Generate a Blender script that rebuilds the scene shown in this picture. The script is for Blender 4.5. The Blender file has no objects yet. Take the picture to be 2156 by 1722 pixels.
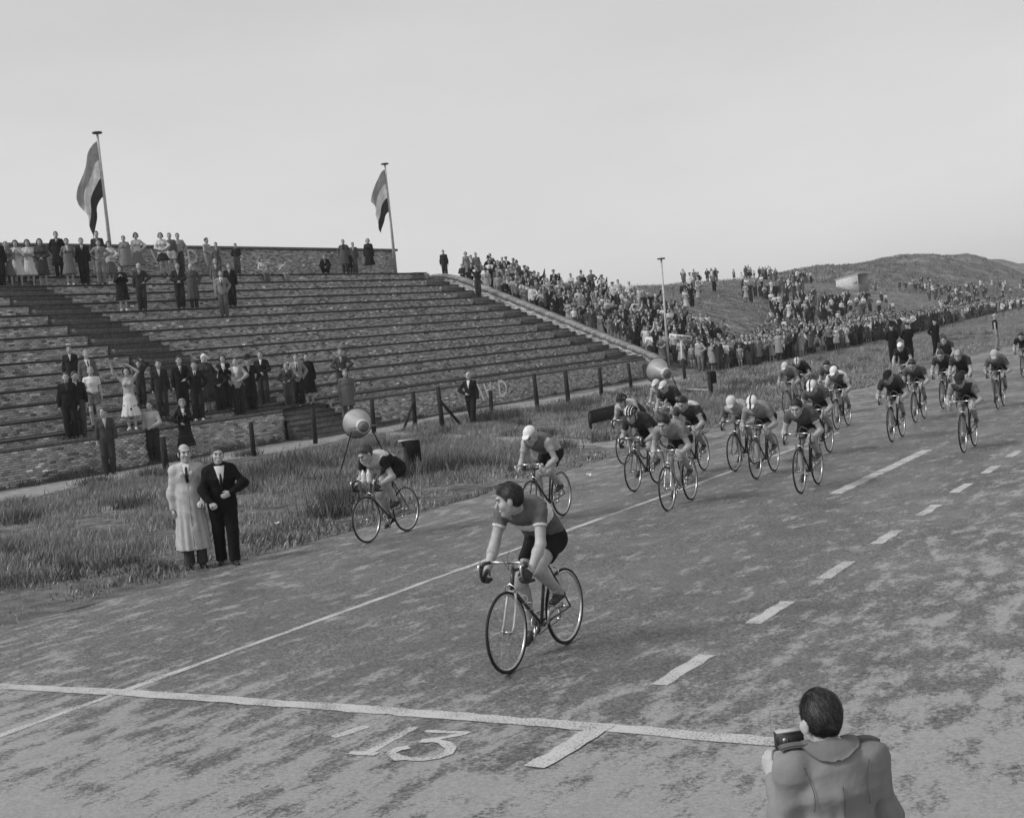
import bpy, math, random
import numpy as np
from mathutils import Vector, Matrix
rnd = random.Random(7)
nrs = np.random.RandomState(5)
scene = bpy.context.scene
COL = scene.collection

# ------------------------------------------------------------------ camera
# world: road runs along +Y, X to the right of the road, Z up; camera above the origin
F_PX, PITCH, ROLL, YAW, CAM_H = 2798.9, .05032, -.09783, -.54334, 2.7317
IMG_W, IMG_H = 2156., 1722.
_fw = np.array([math.sin(YAW)*math.cos(PITCH), math.cos(YAW)*math.cos(PITCH), -math.sin(PITCH)])
_rt = np.array([math.cos(YAW), -math.sin(YAW), 0.])
_up = np.cross(_rt, _fw)
_r2 = _rt*math.cos(ROLL) + _up*math.sin(ROLL)
_u2 = -_rt*math.sin(ROLL) + _up*math.cos(ROLL)
cam_data = bpy.data.cameras.new('camera')
cam_data.sensor_fit = 'HORIZONTAL'
cam_data.sensor_width = 36.
cam_data.lens = F_PX/IMG_W*36.
cam_data.clip_start = .1
cam_data.clip_end = 6000.
cam = bpy.data.objects.new('camera', cam_data)
COL.objects.link(cam)
cam.matrix_world = Matrix([[_r2[0], _u2[0], -_fw[0], 0.], [_r2[1], _u2[1], -_fw[1], 0.], [_r2[2], _u2[2], -_fw[2], CAM_H], [0, 0, 0, 1]])
scene.camera = cam

# ------------------------------------------------------------------ sky and sun (grey film of a bright overcast day)
SUN_DIR = Vector((-.62, -.78, 1.0)).normalized()      # towards the sun
SUN_EL = math.asin(SUN_DIR.z)
world = bpy.data.worlds.new('World')
scene.world = world
world.use_nodes = True
wn = world.node_tree.nodes
wl = world.node_tree.links
wn.clear()
sky = wn.new('ShaderNodeTexSky')
sky.sky_type = 'NISHITA'
sky.sun_disc = False
sky.sun_elevation = SUN_EL
sky.sun_rotation = math.atan2(SUN_DIR.x, SUN_DIR.y)
sky.air_density = 1.0
sky.dust_density = 4.0
sky.ozone_density = 1.0
bw = wn.new('ShaderNodeRGBToBW')
wl.new(sky.outputs[0], bw.inputs[0])
# thin even cloud over the whole sky: mixes the clear-sky brightness with an even veil
veil = wn.new('ShaderNodeMix')
veil.data_type = 'FLOAT'
veil.inputs[0].default_value = .55
veil.inputs[3].default_value = 5.0
wl.new(bw.outputs[0], veil.inputs[2])
# the veil is brighter towards the horizon, as a hazy overcast sky is, all round
vtc = wn.new('ShaderNodeTexCoord'); vsx = wn.new('ShaderNodeSeparateXYZ'); wl.new(vtc.outputs['Generated'], vsx.inputs[0])
vmr = wn.new('ShaderNodeMapRange'); vmr.inputs[1].default_value = 0.; vmr.inputs[2].default_value = .38; vmr.inputs[3].default_value = 7.8; vmr.inputs[4].default_value = 4.9
wl.new(vsx.outputs['Z'], vmr.inputs[0]); wl.new(vmr.outputs[0], veil.inputs[3])
# faint uneven cloud in that veil
ctc = wn.new('ShaderNodeTexCoord'); cmp_ = wn.new('ShaderNodeMapping'); cmp_.inputs['Scale'].default_value = (1.2, 1.2, 4.5)
wl.new(ctc.outputs['Generated'], cmp_.inputs['Vector'])
cn = wn.new('ShaderNodeTexNoise'); cn.inputs['Scale'].default_value = 2.2; cn.inputs['Detail'].default_value = 6.; cn.inputs['Roughness'].default_value = .6
wl.new(cmp_.outputs[0], cn.inputs['Vector'])
cm_ = wn.new('ShaderNodeMapRange'); cm_.inputs[1].default_value = .3; cm_.inputs[2].default_value = .7; cm_.inputs[3].default_value = .955; cm_.inputs[4].default_value = 1.045
wl.new(cn.outputs[0], cm_.inputs[0])
cmul = wn.new('ShaderNodeMath'); cmul.operation = 'MULTIPLY'
wl.new(veil.outputs[0], cmul.inputs[0]); wl.new(cm_.outputs[0], cmul.inputs[1])
bg = wn.new('ShaderNodeBackground')
bg.inputs[1].default_value = .10
wl.new(cmul.outputs[0], bg.inputs[0])
wo = wn.new('ShaderNodeOutputWorld')
wl.new(bg.outputs[0], wo.inputs[0])
sun_data = bpy.data.lights.new('sun', 'SUN')
sun_data.energy = 1.5
sun_data.angle = math.radians(13)
sun_data.color = (1., 1., 1.)
sun = bpy.data.objects.new('sun', sun_data)
COL.objects.link(sun)
sun.rotation_euler = (-SUN_DIR).to_track_quat('-Z', 'Y').to_euler()
scene.view_settings.view_transform = 'Standard'
scene.view_settings.look = 'None'
scene.view_settings.exposure = .5
scene.view_settings.gamma = 1.
scene.view_settings.use_curve_mapping = False
scene.cycles.max_bounces = 6

# ------------------------------------------------------------------ pixel -> direction helpers (pixels of the 2156 x 1722 view)
CAM_O = np.array([0, 0, CAM_H])
def ray(x, y):
    return _fw + _r2*(x-IMG_W/2)/F_PX - _u2*(y-IMG_H/2)/F_PX
def hit(x, y, z=0.):
    d = ray(x, y)
    return CAM_O + d*((z-CAM_H)/d[2])
def on_x(x, y, X):
    d = ray(x, y)
    return CAM_O + d*(X/d[0])
def project(P):
    P = np.asarray(P, float)-CAM_O
    d = P@_fw
    return np.array([IMG_W/2+F_PX*(P@_r2)/d, IMG_H/2-F_PX*(P@_u2)/d])

# ------------------------------------------------------------------ objects, tags, materials
def tag(o, label=None, cat=None, group=None, kind=None):
    if label: o['label'] = label
    if cat: o['category'] = cat
    if group: o['group'] = group
    if kind: o['kind'] = kind
    return o
def empty(name, loc=(0, 0, 0), rz=0., parent=None):
    o = bpy.data.objects.new(name, None)
    COL.objects.link(o)
    o.empty_display_size = .1
    o.location = loc
    o.rotation_euler = (0, 0, rz)
    o.parent = parent
    return o
def link_mesh(name, me, parent=None, mats=None):
    if mats:
        for m in mats: me.materials.append(m)
    o = bpy.data.objects.new(name, me)
    COL.objects.link(o)
    o.parent = parent
    return o
def np_mesh(name, V, Fq, smooth=True, midx=None):
    """mesh from an (n,3) array and an (m,k) array of faces"""
    me = bpy.data.meshes.new(name)
    V = np.ascontiguousarray(V, np.float32); Fq = np.ascontiguousarray(Fq, np.int32)
    n, k = Fq.shape
    me.vertices.add(len(V)); me.vertices.foreach_set('co', V.ravel())
    me.loops.add(n*k); me.loops.foreach_set('vertex_index', Fq.ravel())
    me.polygons.add(n)
    me.polygons.foreach_set('loop_start', np.arange(0, n*k, k, dtype=np.int32))
    if smooth: me.polygons.foreach_set('use_smooth', np.ones(n, bool))
    if midx is not None: me.polygons.foreach_set('material_index', np.ascontiguousarray(midx, np.int32))
    me.update(calc_edges=True)
    return me
MATS = {}
def mat(name, grey, rough=.85, var=.15, scale=40., bump=0., bscale=120., metal=0., spec=.3, attr=None, detail=4.):
    """a grey procedural material: base grey modulated by noise, optional fine bump and per-piece attribute"""
    key = (name, round(grey, 3), rough, var, scale, bump, metal)
    if key in MATS: return MATS[key]
    m = bpy.data.materials.new(name)
    m.use_nodes = True
    nt = m.node_tree; N = nt.nodes; L = nt.links
    b = N['Principled BSDF']
    b.inputs['Roughness'].default_value = rough
    b.inputs['Metallic'].default_value = metal
    b.inputs['Specular IOR Level'].default_value = spec
    tc = N.new('ShaderNodeTexCoord')
    ns = N.new('ShaderNodeTexNoise')
    ns.inputs['Scale'].default_value = scale; ns.inputs['Detail'].default_value = detail
    L.new(tc.outputs['Object'], ns.inputs['Vector'])
    mr = N.new('ShaderNodeMapRange')
    mr.inputs[1].default_value = .3; mr.inputs[2].default_value = .7
    mr.inputs[3].default_value = grey*(1-var); mr.inputs[4].default_value = grey*(1+var)
    L.new(ns.outputs[0], mr.inputs[0])
    out = mr.outputs[0]
    if attr:
        at = N.new('ShaderNodeAttribute'); at.attribute_name = attr
        mu = N.new('ShaderNodeMath'); mu.operation = 'MULTIPLY'
        L.new(at.outputs['Fac'], mu.inputs[0]); L.new(out, mu.inputs[1]); out = mu.outputs[0]
    L.new(out, b.inputs['Base Color'])
    if bump > 0:
        n2 = N.new('ShaderNodeTexNoise'); n2.inputs['Scale'].default_value = bscale; n2.inputs['Detail'].default_value = 3.
        L.new(tc.outputs['Object'], n2.inputs['Vector'])
        bp = N.new('ShaderNodeBump'); bp.inputs['Strength'].default_value = 1.; bp.inputs['Distance'].default_value = bump
        L.new(n2.outputs[0], bp.inputs['Height']); L.new(bp.outputs[0], b.inputs['Normal'])
    MATS[key] = m
    return m
def q(g):      # grey levels in steps, so that materials are shared
    lv = [.012, .018, .028, .042, .06, .085, .115, .16, .22, .3, .4, .52, .66, .8]
    return min(lv, key=lambda a: abs(math.log(a/g)))
def cloth(g): return mat('cloth', q(g), .95, .10, 26., .004, 50., spec=.12)
def skin(g=.38): return mat('skin', g, .55, .16, 16., .0008, 300., spec=.35)
def hairm(g): return mat('hair', q(g), .5, .5, 45., .003, 110., spec=.4)
def leather(g=.03): return mat('leather', q(g), .45, .2, 40.)
def metal(g=.55): return mat('steel', g, .28, .08, 30., metal=1.)

# ------------------------------------------------------------------ geometry helpers
def box(cx, cy, cz, sx, sy, sz):
    x0, x1, y0, y1, z0, z1 = cx-sx/2, cx+sx/2, cy-sy/2, cy+sy/2, cz-sz/2, cz+sz/2
    V = [(x0, y0, z0), (x1, y0, z0), (x1, y1, z0), (x0, y1, z0), (x0, y0, z1), (x1, y0, z1), (x1, y1, z1), (x0, y1, z1)]
    return np.array(V), np.array([(3, 2, 1, 0), (4, 5, 6, 7), (0, 1, 5, 4), (1, 2, 6, 5), (2, 3, 7, 6), (3, 0, 4, 7)])
def join(parts):
    Vs, Fs, o = [], [], 0
    for V, Fq in parts:
        Vs.append(np.asarray(V, float)); Fs.append(np.asarray(Fq)+o); o += len(V)
    return np.concatenate(Vs), np.concatenate(Fs)
def tube(pts, rad, n=8, closed=False, caps=True):
    """swept tube along points; rad a number or list; quads only"""
    P = np.asarray(pts, float); m = len(P)
    R = np.full(m, rad, float) if np.isscalar(rad) else np.asarray(rad, float)
    T = np.zeros_like(P)
    if closed:
        T = np.roll(P, -1, 0)-np.roll(P, 1, 0)
    else:
        T[1:-1] = P[2:]-P[:-2]; T[0] = P[1]-P[0]; T[-1] = P[-1]-P[-2]
    T /= np.linalg.norm(T, axis=1)[:, None]+1e-12
    ref = np.array([0, 0, 1.]) if abs(T[0][2]) < .9 else np.array([1., 0, 0])
    u = np.cross(T[0], ref); u /= np.linalg.norm(u)
    V = []
    for i in range(m):
        u = u-T[i]*(u@T[i]); u /= np.linalg.norm(u)
        w = np.cross(T[i], u)
        a = np.arange(n)*2*math.pi/n
        V.append(P[i]+R[i]*(np.cos(a)[:, None]*u+np.sin(a)[:, None]*w))
    V = np.concatenate(V)
    Fq = []
    for i in range(m if closed else m-1):
        j = (i+1) % m
        for k in range(n):
            k2 = (k+1) % n
            Fq.append((i*n+k, i*n+k2, j*n+k2, j*n+k))
    if caps and not closed:
        for base, rev in ((0, True), ((m-1)*n, False)):
            for k in range(1, n-1, 2):
                f = (base, base+k, base+k+1, base+(k+2) % n if k+2 < n else base)
                f = (base, base+k, base+k+1, base+min(k+2, n-1))
                Fq.append(f[::-1] if rev else f)
    return V, np.array(Fq)
def lathe(prof, n=24):
    """profile of (r, z) revolved about z"""
    V = []; m = len(prof)
    for r, z in prof:
        a = np.arange(n)*2*math.pi/n
        V.append(np.stack([r*np.cos(a), r*np.sin(a), np.full(n, z)], 1))
    Fq = [(i*n+k, i*n+(k+1) % n, (i+1)*n+(k+1) % n, (i+1)*n+k) for i in range(m-1) for k in range(n)]
    return np.concatenate(V), np.array(Fq)
def obj(name, VF, m, parent=None, smooth=False):
    V, Fq = VF
    return link_mesh(name, np_mesh(name, V, Fq, smooth), parent, [m])

# ------------------------------------------------------------------ implicit-surface modeller for bodies and clothes
A = lambda *v: np.array(v, float)
def unit(v):
    return v/(np.linalg.norm(v)+1e-12)
class Blob:
    """smooth union of round cones and ellipsoids, meshed with surface nets"""
    def __init__(s): s.pr = []
    def cone(s, a, b, ra, rb, k=.03, flat=None, clip=()):
        s.pr.append(('c', np.asarray(a, float), np.asarray(b, float), ra, rb, k, flat, list(clip))); return s
    def ell(s, c, ax, r, k=.02, clip=(), sub=False):
        s.pr.append(('s' if sub else 'e', np.asarray(c, float), np.asarray(ax, float), np.asarray(r, float), None, k, None, list(clip))); return s
    def grown(s, d):
        o = Blob()
        for p in s.pr:
            if p[0] == 'c': o.pr.append(('c', p[1], p[2], p[3]+d, p[4]+d)+p[5:])
            elif p[0] == 'e': o.pr.append(('e', p[1], p[2], p[3]+d)+p[4:])
        return o
    def mesh(s, h, clips=(), wrinkle=0., seed=0, folds=None):
        lo = np.full(3, 1e9); hi = -lo
        bb = []
        for p in s.pr:
            if p[0] == 'c':
                f = 1. if p[6] is None else max(1., p[6][1])
                r = max(p[3], p[4])*f
                l, u = np.minimum(p[1], p[2])-r, np.maximum(p[1], p[2])+r
            else:
                r = p[3].max(); l, u = p[1]-r, p[1]+r
            bb.append((l, u))
            if p[0] != 's': lo = np.minimum(lo, l); hi = np.maximum(hi, u)
        lo -= 3*h; hi += 3*h
        n = np.ceil((hi-lo)/h).astype(int)+1
        X = [lo[i]+h*np.arange(n[i]) for i in range(3)]
        Fd = np.full(n, .5, np.float32)
        for p, (l, u) in zip(s.pr, bb):
            k = p[5]; pad = k+2.5*h
            i0 = np.clip(np.floor((l-pad-lo)/h).astype(int), 0, n-1); i1 = np.clip(np.ceil((u+pad-lo)/h).astype(int)+1, 1, n)
            x = X[0][i0[0]:i1[0], None, None]; y = X[1][None, i0[1]:i1[1], None]; z = X[2][None, None, i0[2]:i1[2]]
            if p[0] == 'c':
                a, b = p[1], p[2]; ba = b-a; L2 = ba@ba+1e-12
                px, py, pz = x-a[0], y-a[1], z-a[2]
                t = np.clip((px*ba[0]+py*ba[1]+pz*ba[2])/L2, 0, 1)
                ex, ey, ez = px-t*ba[0], py-t*ba[1], pz-t*ba[2]
                if p[6] is not None:
                    ax, f = p[6]
                    w = (ex*ax[0]+ey*ax[1]+ez*ax[2])*(1/f-1)
                    ex = ex+w*ax[0]; ey = ey+w*ax[1]; ez = ez+w*ax[2]
                d = np.sqrt(ex*ex+ey*ey+ez*ez)-(p[3]+(p[4]-p[3])*t)
                if p[6] is not None: d = d*min(1., (1+p[6][1])/2)
            else:
                c, ax, r = p[1], p[2], p[3]
                px, py, pz = x-c[0], y-c[1], z-c[2]
                e = [(px*ax[i][0]+py*ax[i][1]+pz*ax[i][2])/r[i] for i in range(3)]
                k0 = np.sqrt(e[0]**2+e[1]**2+e[2]**2)+1e-9
                k1 = np.sqrt((e[0]/r[0])**2+(e[1]/r[1])**2+(e[2]/r[2])**2)+1e-9
                d = k0*(k0-1)/k1
            for pt, nn in p[7]:
                d = np.maximum(d, (x-pt[0])*nn[0]+(y-pt[1])*nn[1]+(z-pt[2])*nn[2])
            S = Fd[i0[0]:i1[0], i0[1]:i1[1], i0[2]:i1[2]]
            if p[0] == 's':
                d = -d; hh = np.clip(.5+.5*(d-S)/k, 0, 1); S[...] = S+(d-S)*hh+k*hh*(1-hh)
            else:
                hh = np.clip(.5+.5*(S-d)/k, 0, 1); S[...] = S+(d-S)*hh-k*hh*(1-hh)
        x = X[0][:, None, None]; y = X[1][None, :, None]; z = X[2][None, None, :]
        if wrinkle > 0:
            r = np.random.RandomState(seed); w = 0
            for _ in range(5):
                v = r.normal(size=3)*A(24, 24, 17); w = w+np.abs(np.sin((x*v[0]+y*v[1]+z*v[2]+1.6*np.sin(x*9+y*7+z*8+r.rand()*6)+r.rand()*6)*.7))-.6
            Fd = Fd+wrinkle*w/2
        if folds:       # hanging folds below a height: (cx, cy, ztop, zlow, count, amplitude)
            th_ = np.arctan2(y-folds[1], x-folds[0]); rp = np.clip((folds[2]-z)/(folds[2]-folds[3]), 0, 1)
            Fd = Fd+folds[5]*rp*(np.sin(folds[4]*th_+1.5*np.sin(th_*2+seed)+seed)+.5*np.sin(folds[4]*1.7*th_+z*5+seed*2))
        for pt, nn in clips:
            Fd = np.maximum(Fd, (x-pt[0])*nn[0]+(y-pt[1])*nn[1]+(z-pt[2])*nn[2])
        return nets(Fd, lo, h)
def nets(Fd, org, h):
    S = Fd < 0
    c = np.zeros(np.array(S.shape)-1, np.int8)
    corners = [(i, j, k) for i in (0, 1) for j in (0, 1) for k in (0, 1)]
    sl = lambda o, n: slice(1, None) if o else slice(None, -1)
    for i, j, k in corners: c += S[sl(i, 0), sl(j, 0), sl(k, 0)]
    act = np.argwhere((c > 0) & (c < 8))
    idx = np.full(c.shape, -1, np.int32); idx[tuple(act.T)] = np.arange(len(act))
    val = np.stack([Fd[act[:, 0]+i, act[:, 1]+j, act[:, 2]+k] for i, j, k in corners], 1)
    acc = np.zeros((len(act), 3)); cnt = np.zeros(len(act))
    cr = np.array(corners, float)
    for a in range(8):
        for b in range(a+1, 8):
            if np.abs(cr[a]-cr[b]).sum() != 1: continue
            va, vb = val[:, a], val[:, b]
            m = (va < 0) != (vb < 0)
            t = np.where(m, va/np.where(m, va-vb, 1), 0)
            acc += (cr[a]+t[:, None]*(cr[b]-cr[a]))*m[:, None]; cnt += m
    V = org+h*(act+acc/cnt[:, None])
    Fs = []
    for ax in range(3):
        o1, o2 = (ax+1) % 3, (ax+2) % 3
        s0 = [slice(None)]*3; s1 = [slice(None)]*3
        s0[ax] = slice(None, -1); s1[ax] = slice(1, None)
        s0[o1] = s1[o1] = slice(1, -1); s0[o2] = s1[o2] = slice(1, -1)
        d0, d1 = S[tuple(s0)], S[tuple(s1)]
        E = np.argwhere(d0 != d1)
        if not len(E): continue
        flip = d0[tuple(E.T)]
        E = E.copy(); E[:, o1] += 1; E[:, o2] += 1
        def cell(u, v):
            q_ = E.copy(); q_[:, o1] += u; q_[:, o2] += v
            return idx[tuple(q_.T)]
        Q = np.stack([cell(-1, -1), cell(0, -1), cell(0, 0), cell(-1, 0)], 1)
        Q[~flip] = Q[~flip][:, ::-1]
        Fs.append(Q)
    return V, np.concatenate(Fs)
def centres(V, Fq): return V[Fq].mean(1)
def paint(VF, rules):
    """face material indices from a list of (mask function, index)"""
    C = centres(*VF); mi = np.zeros(len(C), int)
    for f, i in rules: mi[f(C)] = i
    return mi
def in_ball(c, r): return lambda C: ((C-c)**2).sum(1) < r*r
def in_ell(c, ax, r):
    ax = np.asarray(ax)
    return lambda C: (((C-c)@ax.T/np.asarray(r))**2).sum(1) < 1
def in_slab(p, n, w): return lambda C: np.abs((C-p)@n) < w
def above(p, n): return lambda C: (C-p)@n > 0
def both(*fs):
    def g(C):
        m = fs[0](C)
        for f in fs[1:]: m = m & f(C)
        return m
    return g
def limb(S, W, la, lb, hint):
    """middle joint of a two-bone limb from S to W"""
    d = W-S; D = np.linalg.norm(d)
    if D > (la+lb)*.995: W = S+d/D*(la+lb)*.995; d = W-S; D = np.linalg.norm(d)
    a = (la*la-lb*lb+D*D)/(2*D); hh = math.sqrt(max(la*la-a*a, 1e-6))
    u = d/D; v = hint-u*(hint@u); v = unit(v)
    return S+u*a+v*hh, W
def rot(v, ax, an):
    ax = unit(ax); return v*math.cos(an)+np.cross(ax, v)*math.sin(an)+ax*(ax@v)*(1-math.cos(an))

# ------------------------------------------------------------------ people
class Fig:
    """joints in local metres (x forward, y left, z up); parts are collected as (name, (V, F), materials, face indices)"""
    def __init__(s, H=1.75, sex='m', h=.02, fine=False, skin_g=.38, seed=0, girth=1.):
        s.s = H/1.75; s.sex = sex; s.h = h; s.fine = fine; s.sk = skin_g; s.seed = seed; s.parts = []; s.g = girth
        s.gloves = None; s.hands = {}; s.hs = 1.06; s.ar = 1.
    # ---- poses
    def stand(s, arms=('down', 'down'), lean=0., stance=.1, step=0., twist=0., nod=0., turn=0., tilt=0., sit=None, crouch=0.):
        k = s.s; J = s.J = {}
        m = s.sex != 'f'
        sw = (.168 if m else .148)*k
        pz = .94*k
        J['pel'] = A(0, 0, pz)
        for sd, n in ((1, 'L'), (-1, 'R')):
            J['hip'+n] = A(0, sd*.085*k, pz-.02*k)
            fx = sd*step
            J['an'+n] = A(fx-.02*k, sd*(stance*.5+.035)*k, .085*k)
            J['kn'+n], _ = limb(J['hip'+n], J['an'+n], .425*k, .425*k, A(1, sd*.15, 0))
            J['fd'+n] = unit(A(1, sd*.22, 0))
        if sit is not None:       # seated on a ledge of that height, feet on the step below
            J['pel'] = A(0, 0, sit+.1*k)
            for sd, n in ((1, 'L'), (-1, 'R')):
                J['hip'+n] = J['pel']+A(0, sd*.085*k, 0)
                J['an'+n] = A(.46*k, sd*.09*k, .085*k)
                J['kn'+n], J['an'+n] = limb(J['hip'+n], J['an'+n], .425*k, .425*k, A(1, 0, 1.2))
        if crouch > 0:            # squatting on the heels
            J['pel'] = A(-.12*k, 0, .28*k)
            for sd, n in ((1, 'L'), (-1, 'R')):
                J['hip'+n] = J['pel']+A(0, sd*.085*k, 0)
                J['an'+n] = A(.02, sd*.12*k, .085*k)
                J['kn'+n], J['an'+n] = limb(J['hip'+n], J['an'+n], .425*k, .425*k, A(1, sd*.3, .4))
            lean = max(lean, crouch)
        up = A(math.sin(lean), 0, math.cos(lean)); fw = A(math.cos(lean), 0, -math.sin(lean))
        lt = A(-math.sin(twist), math.cos(twist), 0)
        P = J['pel']
        J['waist'] = P+up*.14*k; J['chest'] = P+up*.36*k
        sc = P+up*.458*k+fw*(-.005*k)
        J['shL'] = sc+lt*sw; J['shR'] = sc-lt*sw
        J['neck'] = P+up*.52*k; J['hc'] = P+up*.69*k+fw*.025*k
        s.set_head(turn, nod, tilt)
        F2 = A(math.cos(twist), math.sin(twist), 0)
        for sd, n, a in ((1, 'L', arms[0]), (-1, 'R', arms[1])):
            S = J['sh'+n]; out = lt*sd; dn = A(0, 0, -1); la, lb = .285*k, .25*k
            hint = -F2*.8+out*.6; d = dn; pn = -out; th = F2; curl = .45
            if a == 'down': W = S+dn*.525*k+out*.07*k+F2*.03*k
            elif a == 'hip': W = P+out*.17*k+A(0, 0, .1*k)+F2*.06*k; hint = out; d = unit(-out*.6+F2*.6+dn*.5); pn = -out
            elif a == 'pocket': W = P+out*.2*k+A(0, 0, .03*k)+F2*.02*k; hint = out*.8-F2*.6; d = unit(dn*.9-out*.3); pn = -out
            elif a == 'folded': W = J['chest']+F2*.175*k-out*.05*k+dn*.07*k; hint = out*.7+dn*.8; d = -out; pn = -F2; th = A(0, 0, 1)
            elif a == 'clasp': W = P+F2*.17*k+out*.06*k+A(0, 0, .1*k); hint = out*.8-F2*.3; d = unit(-out*.8+F2*.3+dn*.4); pn = -F2; th = A(0, 0, 1)
            elif a == 'clap': W = J['chest']+F2*.26*k+out*.07*k+A(0, 0, -.02); hint = out*.5+dn; d = unit(-out*.35+F2*.5+A(0, 0, .6)); pn = -out; th = A(0, 0, 1)
            elif a == 'raise': W = S+A(0, 0, .44*k)+out*.24*k+F2*.1*k; hint = out; d = unit(A(0, 0, 1)+out*.3); pn = F2; th = -out; curl = .9
            elif a == 'raise2': W = S+A(0, 0, .36*k)-out*.02*k+F2*.12*k; hint = out+F2*.3; d = unit(A(0, 0, .6)-out*.9); pn = F2; th = -out
            elif a == 'eye': W = J['hc']+F2*.16*k+out*.07*k+dn*.04; hint = out*.9+dn; d = unit(-out*.5+F2*.2+A(0, 0, .6)); pn = -F2; th = -out; curl = .9
            elif a == 'back': W = P-F2*.16*k+out*.06*k+A(0, 0, .06*k); hint = out-F2*.5; d = -out; pn = F2
            elif a == 'fist': W = S+dn*.44*k+F2*.21*k+out*.02*k; hint = out*.9-F2*.5; d = unit(F2*.5-out*.6+dn*.4); pn = unit(dn-out*.5); th = F2; curl = 1.5
            elif a == 'belly': W = P+F2*.2*k+out*.12*k+A(0, 0, .12*k); hint = out; d = unit(-out*.9+dn*.3+F2*.2); pn = -F2; th = A(0, 0, 1); curl = .7
            elif a == 'fwd': W = S+dn*.36*k+F2*.33*k-out*.02*k; hint = dn+out*.6; d = unit(F2+dn*.2); pn = -out; th = A(0, 0, 1)
            elif isinstance(a, tuple):   # explicit wrist position (local)
                W = A(*a); hint = out*.9-F2*.5; d = unit(W-S); pn = -out
            J['el'+n], J['wr'+n] = limb(S, W, la, lb, hint)
            s.hands[n] = (d, pn, th, curl)
        return s
    def set_head(s, turn=0., nod=0., tilt=0.):
        f, l, u = A(1, 0, 0), A(0, 1, 0), A(0, 0, 1)
        f, u = rot(f, l, nod), rot(u, l, nod)
        l, u = rot(l, f, tilt), rot(u, f, tilt)
        z = A(0, 0, 1)
        f, l, u = rot(f, z, turn), rot(l, z, turn), rot(u, z, turn)
        s.hd = (f, l, u)
    def ride(s, crank, sh=(.64, 1.22), where='drops', turn=0., nod=0., tilt=0., sway=0.):
        """seated on the bicycle of bike(): rear wheel touches the ground at x=0"""
        J = s.J = {}; k = s.s
        J['pel'] = A(.215, sway*.3, 1.02)
        shc = A(sh[0], sway, sh[1])
        for sd, n in ((1, 'L'), (-1, 'R')):
            th = crank+(math.pi if sd > 0 else 0)
            ped = A(.43+.17*math.cos(th), sd*.115, .275+.17*math.sin(th))
            fd = unit(A(.93, sd*.06, -.26+.14*math.sin(th)))
            up = unit(np.cross(fd, A(0, 1, 0))*-1)
            if up[2] < 0: up = -up
            J['an'+n] = ped-fd*.115*k+up*.085
            J['fd'+n] = fd; J['hip'+n] = J['pel']+A(.01, sd*.08, -.045)
            J['kn'+n], J['an'+n] = limb(J['hip'+n], J['an'+n], .435*k, .43*k, A(1, sd*.05, .5))
        sp = shc-J['pel']; L = np.linalg.norm(sp); n0 = unit(A(-sp[2], 0, sp[0]))
        J['waist'] = J['pel']+sp*.30+n0*.045; J['chest'] = J['pel']+sp*.72+n0*.045
        J['shL'] = shc+A(0, .18, 0)*k; J['shR'] = shc-A(0, .18, 0)*k
        hdv = unit(A(.75, 0, .55))
        J['neck'] = shc+A(.045, 0, .03); J['hc'] = J['neck']+hdv*.155*k
        s.set_head(turn, nod, tilt)
        for sd, n in ((1, 'L'), (-1, 'R')):
            if where == 'drops': P = A(.945, sd*.20, .795); W = P+A(-.07, sd*.012, .035); d = unit(A(.85, -sd*.1, -.5)); pn = unit(A(-.3, -sd*.75, -.5)); th_ = A(.4, -sd*.2, .9)
            elif where == 'hoods': P = A(.945, sd*.20, .895); W = P+A(-.075, sd*.01, .04); d = unit(A(.95, 0, -.25)); pn = unit(A(0, -sd*.8, -.6)); th_ = A(0, -sd, .3)
            else: P = A(.885, sd*.13, .895); W = P+A(-.06, sd*.01, .045); d = unit(A(.95, 0, -.3)); pn = A(-.2, 0, -1.); th_ = A(0, -sd, 0)
            J['el'+n], J['wr'+n] = limb(J['sh'+n], W, .285*k, .255*k, A(-.45, sd*.42, -.6))
            s.hands[n] = (d, pn, th_, 1.25)
        return s
    # ---- blobs
    def torso(s, add=0., hips=True):
        J, k, g = s.J, s.s, s.g; B = Blob(); f = s.sex == 'f'
        lat = unit(J['shL']-J['shR'])
        def seg(a, b, ra, rb, fl, kk=.05):
            ax = unit(np.cross(lat, unit(b-a)))
            B.cone(a, b, ra*k*g+add, rb*k*g+add, kk, (ax, fl))
        if hips: seg(J['pel'], J['waist'], .155 if f else .142, .115 if f else .128, .76)
        seg(J['waist'], J['chest'], .115 if f else .128, .132 if f else .152, .72)
        u = unit(J['chest']-J['waist'])
        sc = (J['shL']+J['shR'])/2
        seg(J['chest'], sc-u*.03*k, .13 if f else .15, .105, .74)
        nb = J['neck']-u*.055*k
        for n_ in 'LR': B.cone(nb, nb*.18+J['sh'+n_]*.82, .062*k+add*.6, .056*k+add*.8, .05)
        if f:
            fw = unit(np.cross(lat, u))
            for sd in (1, -1): B.cone(J['chest']+fw*.07*k+lat*sd*.065*k, J['chest']+fw*.085*k+lat*sd*.065*k-u*.02, .058*k+add, .05*k+add, .03)
        return B
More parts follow.
